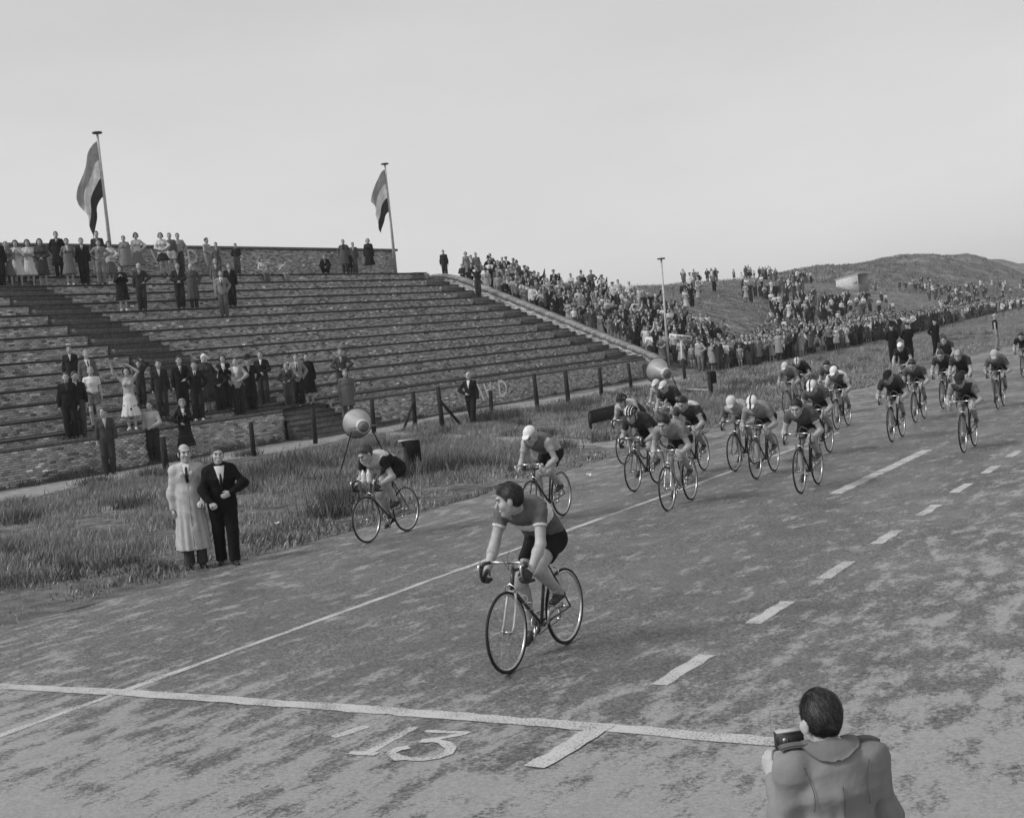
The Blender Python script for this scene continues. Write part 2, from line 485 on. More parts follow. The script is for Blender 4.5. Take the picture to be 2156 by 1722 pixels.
    def arm(s, B, n, r0=.046, r1=.038, r2=.027, upto=1., fore=1., k=.025):
        J, kk = s.J, s.s
        S, E, W = J['sh'+n], J['el'+n], J['wr'+n]
        e = S+(E-S)*min(upto, 1.)
        rr = r0+(r1-r0)*min(upto, 1.)
        cl = [(e, unit(E-S))] if upto < 1 else []
        B.ell(S, np.eye(3), A(1, 1, 1)*(r0+.006)*kk, k)
        B.cone(S, E if upto < 1 else e, r0*kk, (r1 if upto >= 1 else r1)*kk, k, None, cl)
        if upto >= 1:
            w = E+(W-E)*fore
            m = E+(W-E)*.3
            B.cone(E, m, r1*kk, (r1+.003)*kk, k); B.cone(m, w, (r1+.003)*kk, (r2 if fore >= 1 else r1+(r2-r1)*fore)*kk, k)
        return B
    def body(s):
        J, k = s.J, s.s; f, l, u = s.hd; c = J['hc']; B = s.torso()
        for n in 'LR':
            s.arm(B, n, .046*s.ar, .038*s.ar, .027*s.ar)
            hp, kn, an = J['hip'+n], J['kn'+n], J['an'+n]
            B.cone(hp, kn, .082*k*s.ar, .056*k*s.ar, .03)
            B.cone(kn, an, .052*k*s.ar, .036*k*s.ar, .02)
            back = unit(np.cross(np.cross(kn-hp, an-kn)+A(0, -1e-3, 0), an-kn))
            fwd = J['fd'+n]; back = -(fwd-unit(an-kn)*(fwd@unit(an-kn)))
            B.cone(kn+(an-kn)*.2+unit(back)*.018*k, kn+(an-kn)*.5+unit(back)*.012*k, .047*k*s.ar, .038*k*s.ar, .03)
            B.ell(kn+(fwd*.012), np.eye(3), A(1, 1, 1)*.055*k, .02)
            dn = unit(np.cross(fwd, np.cross(an-kn, fwd))); dn = dn if dn@A(0, 0, -1) > -.2 else -dn
            B.cone(an-fwd*.035*k+dn*.05*k, an+fwd*.14*k+dn*.062*k, .034*k, .024*k, .02)
        if s.fine: B.ell(c-f*.01*k, (f, l, u), A(.07, .055, .08)*k, .01)
        B.cone(J['neck']-(c-J['neck'])*.35, c-u*.055*k-f*.018*k, .060*k, .052*k, .03)
        BB_ = B
        if s.fine: B = Blob(); B.cone(J['neck'], c-u*.055*k-f*.018*k, .0615*k, .0535*k, .03)
        k0 = k; k = k*s.hs
        P = lambda a, b, d: c+f*a*k+l*b*k+u*d*k
        ax = (f, l, u); K = lambda *r: A(*r)*k
        B.ell(P(-.012, 0, .022), ax, K(.096, .076, .098), .015)
        B.ell(P(.020, 0, -.045), ax, K(.068, .060, .074), .02)
        B.cone(P(.062, 0, -.098), P(.055, 0, -.1), .024*k, .024*k, .03)
        for sd in (1, -1):
            B.ell(P(.054, sd*.038, -.03), ax, K(.03, .026, .03), .02)
            B.ell(P(-.006, sd*.079, -.012), ax, K(.02, .011, .033), .008)
            B.ell(P(.100, sd*.031, .004), ax, K(.016, .016, .011), .012, sub=True)
        B.ell(P(.080, 0, .028), ax, K(.016, .052, .011), .02)
        B.cone(P(.086, 0, .008), P(.109, 0, -.034), .0075*k, .0135*k, .012)
        B.ell(P(.086, 0, -.068), ax, K(.011, .026, .010), .01)
        rules = [(in_ell(P(.086, sd*.031, .002), ax, K(.022, .015, .0065)), 1) for sd in (1, -1)]
        rules += [(in_ell(P(.090, sd*.036, .027), ax, K(.03, .023, .0050)), 2) for sd in (1, -1)]
        mo = getattr(s, 'mouth', 0.)
        rules += [(in_ell(P(.095, 0, -.068), ax, K(.02, .025, .0045+mo)), 3)]
        if mo > 0: rules += [(in_ell(P(.095, 0, -.064), ax, K(.03, .018, .003+mo*.4)), 4)]
        if getattr(s, 'tache', 0): rules += [(in_ell(P(.1, 0, -.053), ax, K(.03, .024, .006)), 2)]
        if s.fine: HV = B.mesh(.0045); hm = paint(HV, rules); B = BB_; rules = []
        k = k0
        for n in 'LR':
            d, pn, th, cu = s.hands[n]
            W = J['wr'+n]
            if not s.fine:
                pn2 = unit(pn-d*(pn@d)); t2 = np.cross(pn2, d); t2 = t2 if t2@th > 0 else -t2
                cc = min(cu, 1.4)
                B.cone(W, W+d*.065*k, .027*k, .036*k, .02, (pn2, .6))
                B.cone(W+d*.07*k, W+d*.07*k+unit(d*math.cos(cc)+pn2*math.sin(cc))*.075*k, .033*k, .022*k, .015, (pn2, .62))
                B.cone(W+d*.03*k+t2*.025*k, W+d*.085*k+t2*.04*k+pn2*.02*k, .014*k, .011*k, .012)
        VF = B.mesh(s.h)
        mi = paint(VF, rules)
        mats = [skin(s.sk), mat('eye', .03, .3, .1), hairm(getattr(s, 'brow', .05)), mat('lip', s.sk*.45, .5, .1), mat('teeth', .7, .3, .05), s.gloves or skin(s.sk)]
        if s.gloves and not s.fine:
            for n in 'LR':
                d = s.hands[n][0]; mi[both(in_ball(s.J['wr'+n]+d*.06, .13), above(s.J['wr'+n], d))(centres(*VF))] = 5
        if s.fine:
            Vs, Fs, Ms = [VF[0], HV[0]], [VF[1], HV[1]+len(VF[0])], [mi, hm]; off = len(VF[0])+len(HV[0])
            for n in 'LR':
                V2, F2 = s.hand(n)
                Vs.append(V2); Fs.append(F2+off); off += len(V2); Ms.append(np.full(len(F2), 5))
            VF = (np.concatenate(Vs), np.concatenate(Fs)); mi = np.concatenate(Ms)
        s.parts.append(('body', VF, mats, mi))
        return s
    def hand(s, n):
        d, pn, th, cu = s.hands[n]; W = s.J['wr'+n]; k = s.s
        d = unit(d); pn = unit(pn-d*(pn@d)); t = np.cross(pn, d); t = t if t@th > 0 else -t
        B = Blob()
        B.cone(W-d*.03*k, W+d*.02*k, .026*k, .027*k, .015, (pn, .75))
        B.ell(W+d*.055*k, (d, t, pn), A(.05, .041, .017)*k, .012)
        for o, ln in ((.029, .074), (.010, .082), (-.010, .076), (-.028, .060)):
            a = W+d*(.088-abs(o)*.25)*k+t*o*k
            d1 = unit(d*math.cos(cu*.6)+pn*math.sin(cu*.6)); b = a+d1*ln*.5*k
            d2 = unit(d*math.cos(cu*1.5)+pn*math.sin(cu*1.5)); e = b+d2*ln*.32*k
            d3 = unit(d*math.cos(cu*2.1)+pn*math.sin(cu*2.1)); g = e+d3*ln*.22*k
            B.cone(a, b, .0100*k, .0092*k, .006); B.cone(b, e, .0092*k, .0085*k, .003); B.cone(e, g, .0085*k, .0075*k, .003)
        a = W+d*.028*k+t*.03*k; b = a+unit(d*.75+t*.6+pn*.35)*.045*k; e = b+unit(d*.8-t*.05+pn*(.3+.4*min(cu, 1)))*.034*k
        B.cone(a, b, .0155*k, .0115*k, .012); B.cone(b, e, .0112*k, .0088*k, .004)
        return B.mesh(.0042)
    # ---- hair and hats
    def hair(s, kind='short', g=.05, g2=None):
        J, k = s.J, s.s*s.hs; f, l, u = s.hd; c = J['hc']; ax = (f, l, u); K = lambda *r: A(*r)*k
        P = lambda a, b, d: c+f*a*k+l*b*k+u*d*k
        B = Blob(); h = min(s.h, .014); m = [hairm(g)]; rules = []; nm = 'hair'; wr = .007
        line = (P(.062, 0, .064), unit(f*.8-u*.6)); nape = (P(-.05, 0, -.068), unit(f*.5-u*.85))       # hairline: keep above and behind
        cr = P(-.014, 0, .026)
        if kind in ('short', 'slick', 'curly', 'bob', 'bald', 'bun'):
            r = {'short': (.103, .083, .106), 'slick': (.103, .082, .107), 'curly': (.118, .098, .116), 'bob': (.115, .096, .112), 'bald': (.100, .083, .099), 'bun': (.106, .086, .108)}[kind]
            if kind == 'bald':
                B.ell(cr, ax, K(*r), .01, [(P(.02, 0, .045), u*.75+f*.65), (P(.03, 0, -.05), -u), (P(.035, 0, 0), f)])
            else:
                B.ell(cr, ax, K(*r), .015, [line, nape if kind in ('short', 'slick', 'bun') else (P(0, 0, -.075), -u)])
                if kind != 'slick': B.cone(P(.052, .03, .094), P(.03, -.04, .104), .015*k, .018*k, .03)
                if kind in ('curly', 'bob'):
                    for sd in (1, -1): B.cone(P(-.01, sd*.08, .02), P(-.02, sd*.085, -.05), .03*k, .026*k, .03)
                    B.cone(P(-.09, 0, .02), P(-.075, 0, -.07), .05*k, .045*k, .04); wr = .006
                if kind == 'bun': B.ell(P(-.11, 0, -.01), ax, K(.045, .05, .045), .02)
        elif kind == 'scarf':
            nm = 'headscarf'; m = [cloth(g)]
            B.ell(cr, ax, K(.112, .09, .112), .02, [(P(.075, 0, .05), unit(f*.8-u*.5))]); B.cone(P(.02, .05, -.08), P(.02, -.05, -.08), .035*k, .035*k, .03)
        elif kind == 'hat':
            nm = 'hat'; m = [mat('felt', q(g), .95, .1, 30.)]
            B.cone(P(-.012, 0, .06), P(-.012, 0, .135), .088*k, .074*k, .02, None, [(P(0, 0, .05), -u)])
            B.ell(P(-.005, 0, .058), (f, l, u), K(.155, .135, .012), .012)
            h = min(h, .009)
        elif kind == 'beret':
            nm = 'beret'; m = [cloth(g)]
            B.ell(P(-.02, 0, .09), ax, K(.125, .115, .045), .02)
        elif kind == 'flatcap' or kind == 'policecap':
            nm = 'cap'; m = [cloth(g)]
            B.ell(P(-.01, 0, .085), ax, K(.125, .108, .04), .02); B.ell(P(.1, 0, .058), (unit(f-u*.3), l, unit(u+f*.3)), K(.06, .07, .009), .008); h = min(h, .009)
        elif kind == 'racecap':
            nm = 'cap'; m = [cloth(g), cloth(g2 if g2 else g)]
            B.ell(P(-.014, 0, .03), ax, K(.108, .09, .106), .02, [(P(.05, 0, .045), unit(-u-f*.22))])
            B.ell(P(.098, 0, .058), (unit(f*.95-u*.35), l, unit(u+f*.35)), K(.052, .062, .008), .008); h = min(h, .010); wr = .001
            if g2: rules = [(both(in_slab(P(0, 0, 0), l, .014*k), above(P(0, 0, .03), u)), 1)]
        elif kind == 'hairnet':
            nm = 'racing_helmet'; m = [leather(g), leather(g2 if g2 else g)]
            for i, o in enumerate((-.066, -.034, 0, .034, .066)):
                pts = [P(-.014+.110*math.cos(t)*math.sqrt(1-(o/.1)**2), o, .03+.108*math.sin(t)*math.sqrt(1-(o/.1)**2)) for t in np.linspace(.25, math.pi*.98, 8)]
                for a, b in zip(pts, pts[1:]): B.cone(a, b, .0155*k, .0155*k, .006)
            ring = [P(-.014+.105*math.cos(t), .088*math.sin(t), .045-.02*math.cos(t)*-1) for t in np.linspace(0, 2*math.pi, 17)]
            for a, b in zip(ring, ring[1:]): B.cone(a, b, .013*k, .013*k, .006)
            for sd in (1, -1): B.cone(P(.01, sd*.086, .03), P(.03, sd*.055, -.105), .008*k, .008*k, .006)
            h = min(h, .008); wr = 0
            if g2: rules = [(lambda C: (np.abs((C-P(0, 0, 0))@l/k) % .034 > .017) & ((C-P(0, 0, .062))@u > 0), 1)]
        VF = B.mesh(min(h, .008) if s.fine else h, wrinkle=wr, seed=s.seed)
        mi = paint(VF, rules)
        if s.fine and nm == 'hair':       # combed locks lying on the hair, uneven at the edges
            r = np.random.RandomState(s.seed+3); n = 2600 if kind != 'bald' else 1000
            Pn = VF[0][r.randint(0, len(VF[0]), n)]; nr = Pn-cr; nr /= np.linalg.norm(nr, axis=1)[:, None]
            keep = np.ones(n, bool)
            fl = -f*.75-u*.75+l*np.sign((Pn-cr)@l-.03*k)[:, None]*.3+r.normal(0, .16, (n, 3))
            t = fl-nr*(fl*nr).sum(1)[:, None]; t /= np.linalg.norm(t, axis=1)[:, None]
            w_ = np.cross(nr, t); Ln = r.uniform(.022, .055, n)[:, None]*k; wd = r.uniform(.0009, .0022, n)[:, None]*k; hi_ = r.uniform(.0005, .004, n)[:, None]*k
            q0 = Pn-t*Ln*.5-nr*.002*k; q1 = Pn+nr*hi_; q2 = Pn+t*Ln*.6+nr*hi_*.4
            V_s = np.stack([q0-w_*wd*.6, q0+w_*wd*.6, q1+w_*wd, q1-w_*wd, q2+w_*wd*.3, q2-w_*wd*.3], 1).reshape(-1, 3); b_ = np.arange(n)*6+len(VF[0])
            F_s = np.concatenate([np.stack([b_, b_+1, b_+2, b_+3], 1), np.stack([b_+3, b_+2, b_+4, b_+5], 1)])
            VF = (np.concatenate([VF[0], V_s]), np.concatenate([VF[1], F_s])); mi = np.concatenate([mi, np.tile((r.rand(n) < .35).astype(int)+1, 2)])
            m = [m[0], hairm(g*.7), hairm(g*1.9)]
        s.parts.append((nm, VF, m, mi))
        return s
    # ---- clothes
    def add_(s, nm, B, mats, rules=(), clips=(), wr=.006, h=None, folds=None):
        VF = B.mesh(h or s.h, clips=clips, folds=folds, wrinkle=wr*s.s, seed=s.seed+len(s.parts))
        s.parts.append((nm, VF, mats, paint(VF, rules)))
    def top(s, kind='jacket', g=.03, shirt=None, tie=None, sleeve=1., hem=None, rules=(), mats=(), nm=None, open_=.23, own=None, arm_r=0., wr_=None, fo=None):
        J, k = s.J, s.s
        add = {'jacket': .024, 'coat': .036, 'sweater': .018, 'shirt': .014, 'dress': .013, 'jersey': .016}[kind]*k
        B = s.torso(add, hips=True)
        lat = unit(J['shL']-J['shR']); upv = unit(J['chest']-J['pel']); fw = unit(np.cross(lat, upv))
        dn = unit(J['pel']-J['waist'])
        clips = []
        if kind in ('jacket', 'coat'):
            L = hem if hem else (.12 if kind == 'jacket' else .46)
            e = J['pel']+A(0, 0, -1)*L*k if kind == 'coat' else J['pel']+dn*L*k
            w = .165 if kind == 'jacket' else .235
            B.cone(J['waist'], e, (.135 if kind == 'jacket' else .15)*k*s.g+add, w*k*s.g+add*.3, .05, (fw, .78 if kind == 'jacket' else .9))
            clips = [(e, unit(e-J['waist']))]
            for n in 'LR': s.arm(B, n, .051+add*.4+arm_r, .046+add*.35+arm_r, .036+add*.35+arm_r*.7, fore=.96, k=.05 if s.fine else .03)
            B.cone(J['neck']-upv*.012*k+lat*.045*k-fw*.02*k, J['neck']-upv*.012*k-lat*.045*k-fw*.02*k, .034*k, .034*k, .03)
        elif kind == 'jersey':
            for n in 'LR': s.arm(B, n, .056*s.ar, .052*s.ar, .036, upto=sleeve)
        else:
            e = J['pel']+dn*(hem if hem is not None else .02)*k
            clips = [(e, dn)]
            for n in 'LR': s.arm(B, n, .052+add*.5, .044+add*.5, .032+add*.4, upto=sleeve if sleeve < 1 else 1., fore=.95)
            B.cone(J['neck']-upv*.03+lat*.05*k, J['neck']-upv*.03-lat*.05*k, .03*k, .03*k, .03)
        fo = fo or ((0, 0, J['waist'][2]-.05, J['pel'][2]-.4, 9, .009) if kind == 'coat' else None)
        s.add_(nm or {'dress': 'blouse'}.get(kind, kind), B, [own or cloth(g)]+[cloth(m) for m in mats], rules, clips, wr_ if wr_ is not None else (.008 if kind in ('jacket', 'coat', 'jersey') else .005), folds=fo)
        if kind in ('coat', 'jacket') and s.fine and s.sex == 'm' and not nm:
            # front edge, collar flaps
            Bs = s.torso(add+.004*k); e = clips[0][0]
            Bs.cone(J['waist'], e, (.135 if kind == 'jacket' else .15)*k*s.g+add+.004*k, w*k*s.g+add*.3+.004*k, .05, (fw, .78 if kind == 'jacket' else .9))
            nk_ = J['neck']-upv*(open_+.02)*k
            if shirt is not None: s.add_('front_edge', Bs, [cloth(g*.45)], (), [(lat*.006, lat), (-lat*.004, -lat), (fw*.03, -fw), (nk_, upv), clips[0]], 0, min(s.h, .008))
            for sd in (1, -1):
                if shirt is None: break
                Bc = Blob(); a_ = J['neck']-upv*.005*k+lat*sd*.066*k; b_ = J['neck']-upv*(open_*.5)*k+lat*sd*.060*k+fw*((.152*.73*k)*s.g+add-.002); c_ = J['neck']-upv*(open_+.0)*k+lat*sd*.012*k+fw*((.150*.72*k)*s.g+add+.002)
                Bc.cone(a_, b_, .026*k, .03*k, .015, (fw, .42)); Bc.cone(b_, c_, .03*k, .012*k, .015, (fw, .42))
                s.add_('lapel', Bc, [cloth(g*.92)], (), (), .001, min(s.h, .008))
        if shirt is not None and kind in ('jacket', 'coat', 'sweater'):
            B2 = s.torso(add+.007*k)
            nk = J['neck']-upv*.02*k
            low = nk-upv*open_*k
            pl = [(low, unit(-upv*.20+lat*.98)), (low, unit(-upv*.20-lat*.98)), (J['chest']+fw*.05*k, -fw), (nk+upv*.038*k, upv)]
            B2.cone(nk-upv*.02*k+fw*.022*k, nk+upv*.05*k+fw*.022*k, .070*k, .063*k, .02)
            s.add_('shirt', B2, [cloth(shirt)], (), pl, .002, min(s.h, .016))
            if tie is not None:
                B3 = Blob(); dch = .165*k*.74+add+.018*k
                ax = (fw, .5)
                a = nk+fw*.112*k-upv*.006*k; b = nk*.5+low*.5+fw*((.148*.74*k)*s.g+add+.026*k)
                b2 = low+fw*((.146*.72*k)*s.g+add+.010*k)+upv*.045*k
                B3.cone(a, b, .016*k, .021*k, .01, ax); B3.cone(b, b2, .021*k, .026*k, .01, ax)
                s.add_('tie', B3, [cloth(tie)], (), (), 0, min(s.h, .012))
        return s
    def bottom(s, kind='trousers', g=.03, length=None, g2=None):
        J, k = s.J, s.s; B = Blob()
        lat = unit(J['hipL']-J['hipR']); fw = A(1, 0, 0)
        if kind in ('trousers', 'slim', 'shorts', 'raceshorts'):
            r = {'trousers': (.108, .088, .088), 'slim': (.085, .07, .082), 'shorts': (.115, .108, .1), 'raceshorts': (.098*s.ar, .085*s.ar, .06)}[kind]
            upto = {'trousers': 2, 'slim': 2, 'shorts': .62, 'raceshorts': .55}[kind]
            ax = unit(np.cross(lat, unit(J['waist']-J['pel'])))
            B.cone(J['pel']-(J['waist']-J['pel'])*.25, J['waist']-(J['waist']-J['pel'])*.1, .155*k*s.g, .138*k*s.g, .04, (ax, .82))
            for n in 'LR':
                hp, kn, an = J['hip'+n], J['kn'+n], J['an'+n]
                if upto < 2:
                    e = hp+(kn-hp)*upto
                    B.cone(hp, kn, r[0]*k, (r[0]+(r[1]-r[0])/upto)*k, .04, None, [(e, unit(kn-hp))])
                else:
                    B.cone(hp, kn, r[0]*k*s.g, r[1]*k, .035)
                    e = an+A(0, 0, -.015*k)
                    B.cone(kn, e, r[1]*k, r[2]*k*.92, .02, None, [(e, unit(e-kn))])
            s.add_('trousers' if kind in ('trousers', 'slim') else 'shorts', B, [cloth(g)], (), (), .005 if kind != 'raceshorts' else .002)
        else:
            L = length or .52
            e = J['pel']+A(0, 0, -L*k); fl = .27 if kind == 'skirt' else .20
            B.cone(J['waist']-(J['waist']-J['pel'])*.2, J['pel']-A(0, 0, .06*k), .122*k, .165*k, .04, (fw, .85))
            B.cone(J['pel']-A(0, 0, .06*k), e, .165*k, fl*k, .04, (fw, .85), [(e, A(0, 0, -1))])
            rules = []; mats = [cloth(g)]
            if g2:      # printed flowers
                mats.append(cloth(g2)); rr = np.random.RandomState(3)
                pts = [A(.26*math.cos(t), .26*math.sin(t), J['pel'][2]-z) for t, z in zip(rr.rand(46)*6.28, rr.rand(46)*.55)]
                rules = [(in_ball(p_, .085*rr.uniform(.5, .7)), 1) for p_ in pts]
            s.add_('skirt', B, mats, rules, (), .004, folds=(0, 0, J['pel'][2]+.02, e[2], 11, .012))
        return s
    def shoes(s, g=.025, socks=None):
        J, k = s.J, s.s
        for n in 'LR':
            an, kn, fwd = J['an'+n], J['kn'+n], J['fd'+n]
            dn = unit(np.cross(fwd, np.cross(an-kn, fwd))); dn = dn if dn@A(0, 0, -1) > -.2 else -dn
            B = Blob()
            B.cone(an-fwd*.04*k+dn*.048*k, an+fwd*.15*k+dn*.056*k, .040*k, .030*k, .02)
            B.cone(an-fwd*.01*k+dn*.02*k, an+fwd*.06*k+dn*.04*k, .042*k, .036*k, .02)
            VF = B.mesh(min(s.h, .015)); s.parts.append(('shoe', VF, [leather(g)], np.zeros(len(VF[1]), int)))
            if socks is not None:
                B = Blob(); u_ = unit(kn-an); B.cone(an+dn*.02*k, kn, .047*k, .06*k, .01, None, [(an+u_*.085*k, u_)])
                VF = B.mesh(min(s.h, .015)); s.parts.append(('sock', VF, [cloth(socks)], np.zeros(len(VF[1]), int)))
        return s
    # ---- output
    def emit(s, label, loc, rz, group=None, lean=0., name='person', cat='person'):
        root = empty(name, loc, rz)
        if lean: root.rotation_mode = 'ZYX'; root.rotation_euler = (lean, 0, rz)
        tag(root, label, cat, group)
        for nm, VF, mats, mi in s.parts:
            link_mesh(nm, np_mesh(nm, *VF, True, mi), root, mats)
        return root
    def joined(s):
        Vs, Fs, Ms, mats, o = [], [], [], [], 0; roles = []
        for nm, (V, Fq), ms, mi in s.parts:
            Vs.append(V); Fs.append(Fq+o); o += len(V); Ms.append(np.asarray(mi)+len(mats)); mats += ms; roles += [nm]*len(ms)
        me = np_mesh('person', np.concatenate(Vs), np.concatenate(Fs), True, np.concatenate(Ms))
        for m in mats: me.materials.append(m)
        return me, roles

# ------------------------------------------------------------------ racing bicycle (x forward, rear wheel touches the ground at x=0)
WR = .338
BK = {}
def bike_meshes():
    def put(n, VF, smooth=True): BK[n] = np_mesh(n, *VF, smooth)
    a = np.linspace(0, 2*math.pi, 57)[:-1]
    put('tyre', tube([(math.cos(t)*(WR-.0135), 0, math.sin(t)*(WR-.0135)) for t in a], .0135, 8, True))
    R0 = WR-.027
    prof = [(R0+.004, -.010), (R0+.004, .010), (R0-.012, .008), (R0-.014, 0), (R0-.012, -.008)]
    V = np.concatenate([[(r*math.cos(t), y, r*math.sin(t)) for r, y in prof] for t in a]); n = len(a); m = len(prof)
    put('rim', (V, np.array([(i*m+k, i*m+(k+1) % m, ((i+1) % n)*m+(k+1) % m, ((i+1) % n)*m+k) for i in range(n) for k in range(m)])), False)
    put('hub', join([tube([(0, -.045, 0), (0, .045, 0)], .011, 10), tube([(0, -.032, 0), (0, -.028, 0)], .024, 12), tube([(0, .028, 0), (0, .032, 0)], .024, 12), tube([(0, -.062, 0), (0, .062, 0)], .005, 6)]))
    sp = []
    for i in range(32):
        t = i*2*math.pi/32; sgn = 1 if i % 2 else -1; t2 = t+(.9 if (i//2) % 2 else -.9)
        sp.append(tube([(.023*math.cos(t2), sgn*.03, .023*math.sin(t2)), ((R0-.012)*math.cos(t), 0, (R0-.012)*math.sin(t))], .00085, 3, caps=False))
    put('spokes', join(sp))
    RA, BB, SC, HT, HB, FA = (0, WR), (.43, .275), (.272, .80), (.812, .815), (.853, .675), (1.0, WR)
    p3 = lambda p, y=0.: (p[0], y, p[1])
    fr = [tube([p3(SC), p3(HT)], .0135, 10), tube([p3(BB), p3(HB)], .0145, 10), tube([p3(BB), (SC[0]-.012, 0, SC[1]+.04)], .0145, 10), tube([(HT[0]-.005, 0, HT[1]+.02), (HB[0]+.004, 0, HB[1]-.015)], .0175, 10),
          tube([(BB[0], -.035, BB[1]), (BB[0], .035, BB[1])], .02, 10)]
    for sd in (1, -1):
        fr.append(tube([(BB[0]-.03, sd*.03, BB[1]), (.3, sd*.034, .295), (RA[0], sd*.06, RA[1])], [.011, .010, .008], 8))
        fr.append(tube([(SC[0], sd*.014, SC[1]-.01), (.17, sd*.035, .62), (RA[0], sd*.06, RA[1])], [.008, .008, .007], 8))
    put('frame', join(fr))
    fk = []
    for sd in (1, -1):
        fk.append(tube([(HB[0]+.005, sd*.035, HB[1]-.02), (.90, sd*.048, .52), (.935, sd*.05, .44), (.965, sd*.05, .375), (FA[0], sd*.05, FA[1])], [.012, .0115, .010, .009, .007], 8))
    fk.append(tube([(HB[0]+.005, -.045, HB[1]-.022), (HB[0]+.005, .045, HB[1]-.022)], .014, 8))
    put('fork', join(fk))
    put('stem', join([tube([(HT[0]-.006, 0, HT[1]+.01), (HT[0]-.018, 0, .885), (HT[0]+.0, 0, .903), (.883, 0, .90)], .0125, 8)]))
    C = (.885, .90)
    def half(sd):
        pts = [(C[0], 0, C[1]), (C[0], sd*.11, C[1]), (C[0]+.006, sd*.165, C[1]), (C[0]+.03, sd*.195, C[1]-.002), (C[0]+.07, sd*.203, C[1]-.012)]
        for t in np.linspace(1.2, -1.4, 8): pts.append((C[0]+.052+.056*math.cos(t), sd*.205, C[1]-.082+.068*math.sin(t)))
        pts += [(C[0]+.02, sd*.207, C[1]-.151), (C[0]-.05, sd*.208, C[1]-.155)]
        return pts
    put('handlebar', join([tube(half(1)[:3], .0125, 8), tube(half(-1)[:3], .0125, 8)]))
    put('bar_tape', tube(half(1)[2:], .0155, 8)); put('bar_tape2', tube(half(-1)[2:], .0155, 8))
    lev = []
    put('brake_lever', join([tube([(C[0]+.085, 0, C[1]-.02), (C[0]+.12, 0, C[1]+.004), (C[0]+.138, 0, C[1]-.02), (C[0]+.135, 0, C[1]-.07), (C[0]+.118, 0, C[1]-.12)], [.013, .014, .009, .007, .006], 8)]))
    put('brake_cable', tube([(C[0]+.115, .2, C[1]+.01), (C[0]+.13, .17, C[1]+.085), (C[0]+.10, .09, C[1]+.115), (C[0]+.04, .03, C[1]+.06), (C[0]-.01, .0, C[1]-.07)], .0028, 5))
    put('brake', join([tube([(0, -.045, -.05), (0, -.05, 0), (0, 0, .025), (0, .05, 0), (0, .045, -.05)], .007, 6), tube([(-.02, 0, .02), (.03, 0, .02)], .006, 6)]))
    V, Fq = [], []
    s_ = [(-.14, .07, .004), (-.12, .075, .012), (-.06, .06, .008), (0, .035, .004), (.07, .022, .004), (.13, .018, 0)]
    pr = []
    for x, w, zz in s_:
        for t in np.linspace(0, 2*math.pi, 13)[:-1]: pr.append((x, w*math.cos(t), zz+(.022 if math.sin(t) < 0 else .014)*math.sin(t)))
    n = 12
    Fq = [(i*n+k, i*n+(k+1) % n, (i+1)*n+(k+1) % n, (i+1)*n+k) for i in range(len(s_)-1) for k in range(n)]
    put('saddle', (np.array(pr), np.array(Fq)))
    put('seat_post', tube([(SC[0]-.008, 0, SC[1]+.02), (SC[0]-.035, 0, .915)], .0125, 8))
    ring = tube([(.095*math.cos(t), 0, .095*math.sin(t)) for t in np.linspace(0, 2*math.pi, 41)[:-1]], .0045, 6, True)
    arms_ = [tube([(0, 0, 0), (.092*math.cos(t), 0, .092*math.sin(t))], .006, 5) for t in np.arange(5)*2*math.pi/5]
    put('chainring', join([ring]+arms_))
    put('crank', tube([(0, 0, 0), (.17, 0, 0)], [.012, .010], 8))
    put('pedal', join([tube([(0, -.045, 0), (0, .045, 0)], .007, 6), tube([(-.032, -.04, -.006), (.032, -.04, -.006), (.032, .04, -.006), (-.032, .04, -.006)], .005, 5, True), tube([(.032, -.025, 0), (.075, -.02, .03), (.075, .02, .03), (.032, .025, 0)], .004, 5)]))
    ch = [tube([(.43, 0, .275+.095), (0, 0, WR+.035)], .0045, 4), tube([(.43, 0, .275-.095), (.03, 0, WR-.115), (.01, 0, WR-.085), (0, 0, WR-.033)], .0045, 4)]
    put('chain', join(ch))
    put('sprocket', join([tube([(.036*math.cos(t), y, .036*math.sin(t)) for t in np.linspace(0, 2*math.pi, 21)[:-1]], .006, 5, True) for y in (-.048, -.042, -.036)]))
    put('derailleur', join([tube([(0, 0, 0), (.015, 0, -.05), (.03, 0, -.11)], .009, 6), tube([(.03-.014, 0, -.11), (.03+.014, 0, -.11)], .018, 8)]))
    put('bottle', lathe([(.0, 0), (.034, 0), (.036, .03), (.036, .13), (.026, .155), (.014, .165), (.014, .19), (0, .19)], 14))
    put('bottle_cage', join([tube([(.042*math.cos(t), .042*math.sin(t), z) for t in np.linspace(0, 2*math.pi, 17)[:-1]], .0028, 4, True) for z in (.02, .13)]+[tube([(.042, 0, .02), (.042, 0, .13)], .0028, 4)]))
    put('pump', tube([(.31, 0, .34), (.27, 0, .74)], .0095, 8))
bike_meshes()
